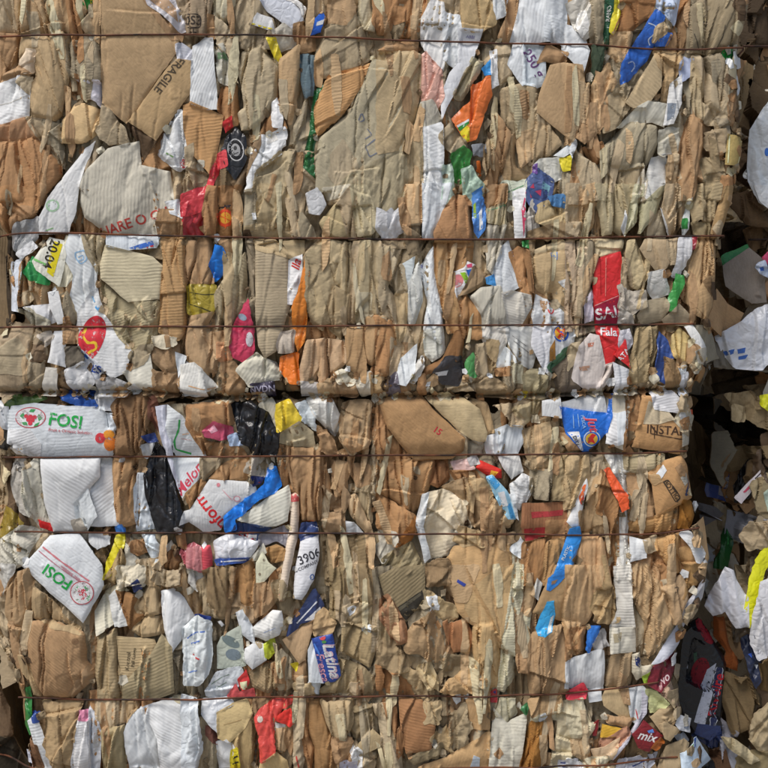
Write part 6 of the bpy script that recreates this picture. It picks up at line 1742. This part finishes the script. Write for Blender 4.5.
def sheet_geometry(p):
    T = BTOPID if p.back else TOPID
    j1, i1 = p.j0 + p.H.shape[0], p.i0 + p.H.shape[1]
    near = blur((T[p.j0:j1, p.i0:i1] == p.id).astype(float), 4)
    V, F = triangulate(p.Q, p.step, p.seed, lambda q: sample(near, p.i0, p.j0, q[:, 0], q[:, 1]) > 0.004,
                       lambda q: sample(p.sd, p.i0, p.j0, q[:, 0], q[:, 1]))
    h = sample(p.H, p.i0, p.j0, V[:, 0], V[:, 1])
    top = to_world(V[:, 0], V[:, 1], h, p.d0)
    uv = uv_of(V, p.ang, (p.seed % 97) * 0.37)
    # edges used once are the outline
    cnt = {}
    for f in F:
        for a, b in ((f[0], f[1]), (f[1], f[2]), (f[2], f[0])):
            k = (a, b) if a < b else (b, a)
            cnt[k] = None if k in cnt else (a, b)
    rim = [e for e in cnt.values() if e]
    n = len(V)
    FF = []
    # faces must look at the viewer (-Y): check the winding once
    f0 = F[0]
    a, b, c = top[f0[0]], top[f0[1]], top[f0[2]]
    flip = np.cross(b - a, c - a)[1] > 0
    FF = [(f[0], f[2], f[1]) if flip else f for f in F]
    mi = [0] * len(FF); sm = [p.style not in 'bvc'] * len(FF)      # stiff board breaks in flat facets, film and paper bend
    ids = {}
    co = [top]; extra = []; euv = []
    back_t = p.th * (1.0 if p.style == 'f' else 2.2)
    for a, b in rim:
        for v in (a, b):
            if v not in ids:
                ids[v] = n + len(extra)
                extra.append((top[v][0], top[v][1], top[v][2])); euv.append(uv[v])
                extra.append((top[v][0], top[v][1] + back_t * S, top[v][2])); euv.append(uv[v] + np.array([0.012, 0.012]))
        q = (ids[a], ids[a] + 1, ids[b] + 1, ids[b])
        FF.append(q[::-1] if flip else q); mi.append(1); sm.append(False)
    if p.style in 'fwt':                     # sheets with a free edge get their reverse side too
        base = n + len(extra)
        keep = top + np.array([0, back_t * S, 0])
        extra += [tuple(r) for r in keep]; euv += list(uv)
        for f in F:
            g = f if flip else (f[0], f[2], f[1])
            FF.append((g[0] + base, g[1] + base, g[2] + base)); mi.append(0); sm.append(True)
    co = np.vstack([top, np.array(extra)]) if extra else top
    UV = np.vstack([uv, np.array(euv)]) if extra else uv
    return co, FF, mi, sm, UV

def print_mesh(p, item):
    k = item[0]; lift = 0.22
    if k == 'p':
        P = np.array(item[2], float); Q = resample(P, 1.6, 0.2, p.seed + 5); V, F = triangulate(Q, 1.8, p.seed)
    elif k == 'o':
        (cx, cy), rx, ry, rot = item[2], item[3], item[4], math.radians(item[5])
        t = np.linspace(0, 2 * math.pi, max(10, int(max(rx, ry) * 4)), endpoint=False)
        u, v = rx * np.cos(t), ry * np.sin(t)
        Q = np.stack([cx + u * math.cos(rot) - v * math.sin(rot), cy + u * math.sin(rot) + v * math.cos(rot)], 1)
        V, F = triangulate(Q, 1.5, p.seed)
    elif k == 'l':
        w, pts = item[2], np.array(item[3], float)
        d = np.hypot(*np.diff(pts, axis=0).T); t = np.concatenate([[0], np.cumsum(d)])
        s = np.linspace(0, t[-1], max(3, int(t[-1] / 1.5)))
        c = np.stack([np.interp(s, t, pts[:, 0]), np.interp(s, t, pts[:, 1])], 1)
        for _ in range(2):
            c[1:-1] = (c[:-2] + 2 * c[1:-1] + c[2:]) / 4
        tn = np.gradient(c, axis=0); tn /= np.hypot(tn[:, 0], tn[:, 1])[:, None] + 1e-9
        nr = np.stack([-tn[:, 1], tn[:, 0]], 1) * (w / 2) * (0.85 + 0.5 * vnoise(s / 3, s * 0, p.seed))[:, None]
        V = np.vstack([c - nr, c, c + nr]); m = len(c)
        F = []
        for r in (0, 1):
            for i in range(m - 1):
                a = r * m + i
                F += [(a, a + 1, a + m + 1), (a, a + m + 1, a + m)]
    else:
        size, ang, (cx, cy), txt = item[2], math.radians(item[3]), item[4], item[5]
        cu = bpy.data.curves.new('lettering', 'FONT'); cu.body = txt; cu.size = 1.0
        cu.align_x = 'CENTER'; cu.align_y = 'CENTER'; cu.offset = 0.018; cu.resolution_u = 3
        if txt in ('Melom', 'lla', 'Jut', 'Latina', 'Fresca', 'mix', 'vo'): cu.shear = 0.3
        ob = bpy.data.objects.new('lettering', cu)
        me = bpy.data.meshes.new_from_object(ob)
        bm = bmesh.new(); bm.from_mesh(me)
        bpy.data.objects.remove(ob); bpy.data.curves.remove(cu); bpy.data.meshes.remove(me)
        bmesh.ops.triangulate(bm, faces=bm.faces)
        stp = max(0.12, 2.2 / size)
        xs = [v.co.x for v in bm.verts]; ys = [v.co.y for v in bm.verts]
        for ax, vals in ((0, xs), (1, ys)):
            q = min(vals) + stp / 2
            while q < max(vals):
                no = Vector((1, 0, 0)) if ax == 0 else Vector((0, 1, 0))
                bmesh.ops.bisect_plane(bm, geom=bm.verts[:] + bm.edges[:] + bm.faces[:], dist=1e-5, plane_co=no * q, plane_no=no)
                q += stp
        bmesh.ops.triangulate(bm, faces=bm.faces)
        bm.verts.index_update()
        u = np.array([v.co.x for v in bm.verts]) * size; v = np.array([v.co.y for v in bm.verts]) * size
        F = [tuple(w.index for w in f.verts) for f in bm.faces]
        bm.free()
        V = np.stack([cx + u * math.cos(ang) - v * math.sin(ang), cy - u * math.sin(ang) - v * math.cos(ang)], 1)
    h = sample(p.H, p.i0, p.j0, V[:, 0], V[:, 1])
    # print ends where its sheet ends
    sd = sdist(p.Q, V[:, 0], V[:, 1])
    F = [f for f in F if min(sd[f[0]], sd[f[1]], sd[f[2]]) > -0.2]
    if not F: return None
    # and where another sheet covers it, it is simply covered
    co = to_world(V[:, 0], V[:, 1], h + lift + 0.07 * print_mesh.order, p.d0)
    FF = []
    for f in F:
        a, b, c = co[f[0]], co[f[1]], co[f[2]]
        FF.append((f[0], f[2], f[1]) if np.cross(b - a, c - a)[1] > 0 else f)
    return co, FF

coll = scene.collection
def link(name, me, parent=None):
    o = bpy.data.objects.new(name, me); coll.objects.link(o)
    if parent is not None: o.parent = parent
    return o
def empty(name, loc, label, cat, group=None):
    e = bpy.data.objects.new(name, None); coll.objects.link(e)
    e.location = loc; e.empty_display_size = 0.1
    e['label'] = label; e['category'] = cat
    if group: e['group'] = group
    return e

BALE = {}
BL = dict(U='upper bale of pressed brown cardboard and white paper tied with three rusty wires',
          L='lower bale of pressed waste paper carrying the white sheets lettered FOSI',
          RU='recessed bale with large white plastic sacks beside the upper bale',
          RL='recessed bale with yellow strap and black snack bag beside the lower bale',
          Q='added unseen bale backing the gap, in the upper row',  # this pair is added to block the bright horizon behind the gap
          Z='added unseen bale backing the gap, in the lower row',
          N='shadowed bale barely showing past the lower corner of the FOSI bale')
BX = dict(U=(-40, 698, -45, 392), L=(38, 680, 392.5, 830), RU=(742, 1300, -45, 398), RL=(742, 1300, 398.5, 830), N=(-700, -10, 392.5, 830), Q=(560, 1300, -45, 398), Z=(560, 1300, 398.5, 830))
BD = dict(U=-48, L=-48, RU=-215, RL=-213, N=-90, Q=-560, Z=-562)
def bale_loc(k):
    x0, x1, y0, y1 = BX[k]; s = (DIST - BD[k]) / DIST if k in ('RU', 'RL', 'N', 'Q', 'Z') else 1
    return Vector(((0.5 * (x0 + x1) - 384) * S * s, 0.35 - BD[k] * S, ZC + (384 - y1) * S))
GRP = 'stacked bales of waste paper'
for k in BL:
    BALE[k] = empty('paper_bale', bale_loc(k), BL[k], 'bale', GRP)

def set_parent(o, par):
    o.parent = par
    o.matrix_parent_inverse.identity()
    o.location = -Vector(par.location) if par.parent is None else (0, 0, 0)

PART = dict(card='cardboard_sheet', ribbed='corrugated_sheet', paper='paper_sheet', pribbed='ribbed_paper_sheet', film='plastic_film')
SCR = {}
CATS = {}
for p in PIECES:
    if p.thing: CATS[p.thing[2]] = CATS.get(p.thing[2], 0) + 1
for p in PIECES:
    if p is None or seen[p.id] < (14 if p.kw.get('scrap') else 45): continue
    try:
        co, FF, mi, sm, UV = sheet_geometry(p)
    except Exception as e:
        print('skip piece', p.id, p.code, e); continue
    rj = random.Random(p.seed + 1)
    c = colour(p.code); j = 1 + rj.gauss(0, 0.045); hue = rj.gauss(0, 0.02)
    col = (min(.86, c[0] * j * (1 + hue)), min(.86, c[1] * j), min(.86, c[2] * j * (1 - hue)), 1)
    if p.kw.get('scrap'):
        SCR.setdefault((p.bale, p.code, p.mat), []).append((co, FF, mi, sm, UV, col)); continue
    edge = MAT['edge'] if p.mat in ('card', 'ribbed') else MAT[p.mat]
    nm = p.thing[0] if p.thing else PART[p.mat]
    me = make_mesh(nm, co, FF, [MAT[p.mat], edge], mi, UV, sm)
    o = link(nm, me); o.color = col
    if p.thing:
        # origin at the thing's own lowest middle point
        org = Vector((float(co[:, 0].mean()), float(co[:, 1].mean()), float(co[:, 2].min())))
        me.transform(__import__('mathutils').Matrix.Translation(-org)); o.location = org
        o['label'] = p.thing[1]; o['category'] = p.thing[2]
        if CATS[p.thing[2]] > 2: o['group'] = p.thing[2] + ' pieces pressed into the bales'
    else:
        set_parent(o, BALE[p.bale])
    for q, item in enumerate(p.prints):
        print_mesh.order = min(q, 6)
        r = print_mesh(p, item)
        if r is None: continue
        pm = make_mesh('print', r[0], r[1], [MAT['ink']])
        po = link('lettering' if item[0] == 't' else 'print_or_fold_shade', pm)
        cc = colour(item[1]); po.color = (*cc, 1)
        po.parent = o
        if p.thing: po.location = -Vector(o.location)
for (b, code, m), lst in SCR.items():
    n = 0; CO = []; FF = []; MI = []; SM = []; UV = []
    for co, f, mi, sm, uv, col in lst:
        FF += [tuple(i + n for i in q) for q in f]; CO.append(co); MI += mi; SM += sm; UV.append(uv); n += len(co)
    me = make_mesh('paper_scraps', np.vstack(CO), FF, [MAT[m], MAT['edge'] if m == 'card' else MAT[m]], MI, np.vstack(UV), SM)
    o = link('paper_scraps', me); o.color = lst[0][5]; o['kind'] = 'stuff'
    set_parent(o, BALE[b])

# ---------------------------------------------------------------- wires drawn tight over the sheets
def tube(path, r, sides=7):
    path = np.array(path); n = len(path)
    tn = np.gradient(path, axis=0); tn /= np.linalg.norm(tn, axis=1)[:, None] + 1e-12
    up = np.array([0, 0, 1.0]); a = np.cross(tn, up); a /= np.linalg.norm(a, axis=1)[:, None] + 1e-12
    b = np.cross(a, tn)
    V = []; F = []
    for i in range(n):
        for k in range(sides):
            t = 6.283185 * k / sides
            V.append(path[i] + (a[i] * math.cos(t) + b[i] * math.sin(t)) * r)
    for i in range(n - 1):
        for k in range(sides):
            k2 = (k + 1) % sides
            F.append((i * sides + k, i * sides + k2, (i + 1) * sides + k2, (i + 1) * sides + k))
    F.append(tuple(range(sides))[::-1]); F.append(tuple((n - 1) * sides + k for k in range(sides)))
    return np.array(V), F
for b in WIRES:
    for wi, w in enumerate(WIRES[b]):
        xs = np.arange(w[0][0], w[-1][0], 2.0); ys = polyline_y(w, xs)
        ys = np.convolve(np.pad(ys, 12, mode='edge'), np.ones(25) / 25, 'valid') + 0.8 * vnoise(xs / 28, xs * 0 + wi, 71)
        hs = np.max([sample(FRONT, 0, 0, xs, ys + dy) for dy in (-1.0, 0, 1.0)], axis=0)
        P = np.pad(hs, 8, mode='edge')
        mx = np.max([P[k:k + len(hs)] for k in range(17)], axis=0)
        mx = np.convolve(np.pad(mx, 8, mode='edge'), np.ones(17) / 17, 'valid')
        hs = np.maximum(mx, hs + 0.2) - 0.2
        hs = np.convolve(np.pad(hs, 3, mode='edge'), np.ones(7) / 7, 'valid')
        hs = np.maximum(hs, np.max([sample(FRONT, 0, 0, xs, ys + dy) for dy in (-.6, .6)], axis=0) + 0.35)
        path = to_world(xs, ys, hs, 0)
        if b == 'U' and wi == 0 or w[-1][0] > 640:          # the wire turns the corner and runs back along the bale's side
            e = path[-1]
            path = np.vstack([path, [e + np.array([0.004, 0.012, 0]), e + np.array([0.006, 0.04, 0.001]), e + np.array([0.006, 0.2, 0.0])]])
        V, F = tube(path, 0.00155)
        o = link('binding_wire', make_mesh('binding_wire', V, F, [MAT['wire']]))
        set_parent(o, BALE[b])

for yy, x0, b in ((47, 742, 'RU'), (238, 752, 'RU')):
    xs = np.arange(x0, 820, 3.0); ys = yy + 0.6 * vnoise1(xs / 20, 4)
    hs = sample(BACK, 0, 0, xs, ys); hs = np.maximum.accumulate(hs)
    hs = np.convolve(np.pad(hs, 6, mode='edge'), np.ones(13) / 13, 'valid') + 3
    V, F = tube(to_world(xs, ys, hs + 60, -60), 0.00165)
    set_parent(link('binding_wire', make_mesh('binding_wire', V, F, [MAT['wire']])), BALE[b])

# ---------------------------------------------------------------- the pressed mass inside each bale, and the yard
def core(k):
    x0, x1, y0, y1 = BX[k]; d = BD[k]
    s = (DIST - d) / DIST if k in ('RU', 'RL', 'N', 'Q', 'Z') else 1.0
    X0, X1 = (x0 - 384) * S * s, (x1 - 384) * S * s
    Z1, Z0 = ZC + (384 - y0) * S, ZC + (384 - y1) * S
    Y0, Y1 = -d * S, -d * S + 0.75
    bm = bmesh.new()
    bmesh.ops.create_cube(bm, size=1)
    for v in bm.verts:
        v.co = Vector(((X0 + X1) / 2 + v.co.x * (X1 - X0), (Y0 + Y1) / 2 + v.co.y * (Y1 - Y0), (Z0 + Z1) / 2 + v.co.z * (Z1 - Z0)))
    bmesh.ops.subdivide_edges(bm, edges=bm.edges[:], cuts=22, use_grid_fill=True)
    co = np.array([v.co for v in bm.verts])
    N1 = vnoise(co[:, 1] * 60 + co[:, 2] * 9, co[:, 2] * 14 + co[:, 0] * 5, 5); N2 = vnoise(co[:, 0] * 60, co[:, 1] * 12 + co[:, 2] * 20, 6)
    for v, c, n1, n2 in zip(bm.verts, co, N1.tolist(), N2.tolist()):
        if abs(c[0] - X0) < 1e-4 or abs(c[0] - X1) < 1e-4: v.co.x += n1 * 0.022
        if abs(c[1] - Y0) < 1e-4: v.co.y += n2 * 0.01
        if abs(c[2] - Z1) < 1e-4: v.co.z += n2 * 0.006
    me = bpy.data.meshes.new('pressed_core'); bm.to_mesh(me); bm.free()
    uvl = me.uv_layers.new(name='UVMap')
    for l in me.loops:
        c = me.vertices[l.vertex_index].co
        uvl.data[l.index].uv = ((c.z + c.x * 0.3) * 6, (c.y + c.x) * 6)
    me.materials.append(MAT['ribbed'])
    o = link('pressed_core', me); o.color = (*colour('#7d6548'), 1)
    set_parent(o, BALE[k])
for k in BX: core(k)

def yard_mat():
    m, nt, b, N, L, M = base_mat('concrete_yard')
    tc = N('ShaderNodeTexCoord')
    n = N('ShaderNodeTexNoise'); n.inputs['Scale'].default_value = 3; n.inputs['Detail'].default_value = 8
    L(tc.outputs['Object'], n.inputs['Vector'])
    r = N('ShaderNodeValToRGB'); r.color_ramp.elements[0].color = (0.14, 0.13, 0.12, 1); r.color_ramp.elements[1].color = (0.34, 0.32, 0.29, 1)
    L(n.outputs[0], r.inputs[0]); L(r.outputs[0], b.inputs['Base Color']); b.inputs['Roughness'].default_value = 0.9
    return m
g = 60
yd = make_mesh('ground', [(-g, -g, 0), (g, -g, 0), (g, g, 0), (-g, g, 0)], [(0, 1, 2, 3)], [yard_mat()])
o = link('ground', yd); o['kind'] = 'structure'
print('pieces', len(PIECES), 'objects', len(scene.objects), 'tris', sum(len(x.data.polygons) for x in scene.objects if x.type == 'MESH'))
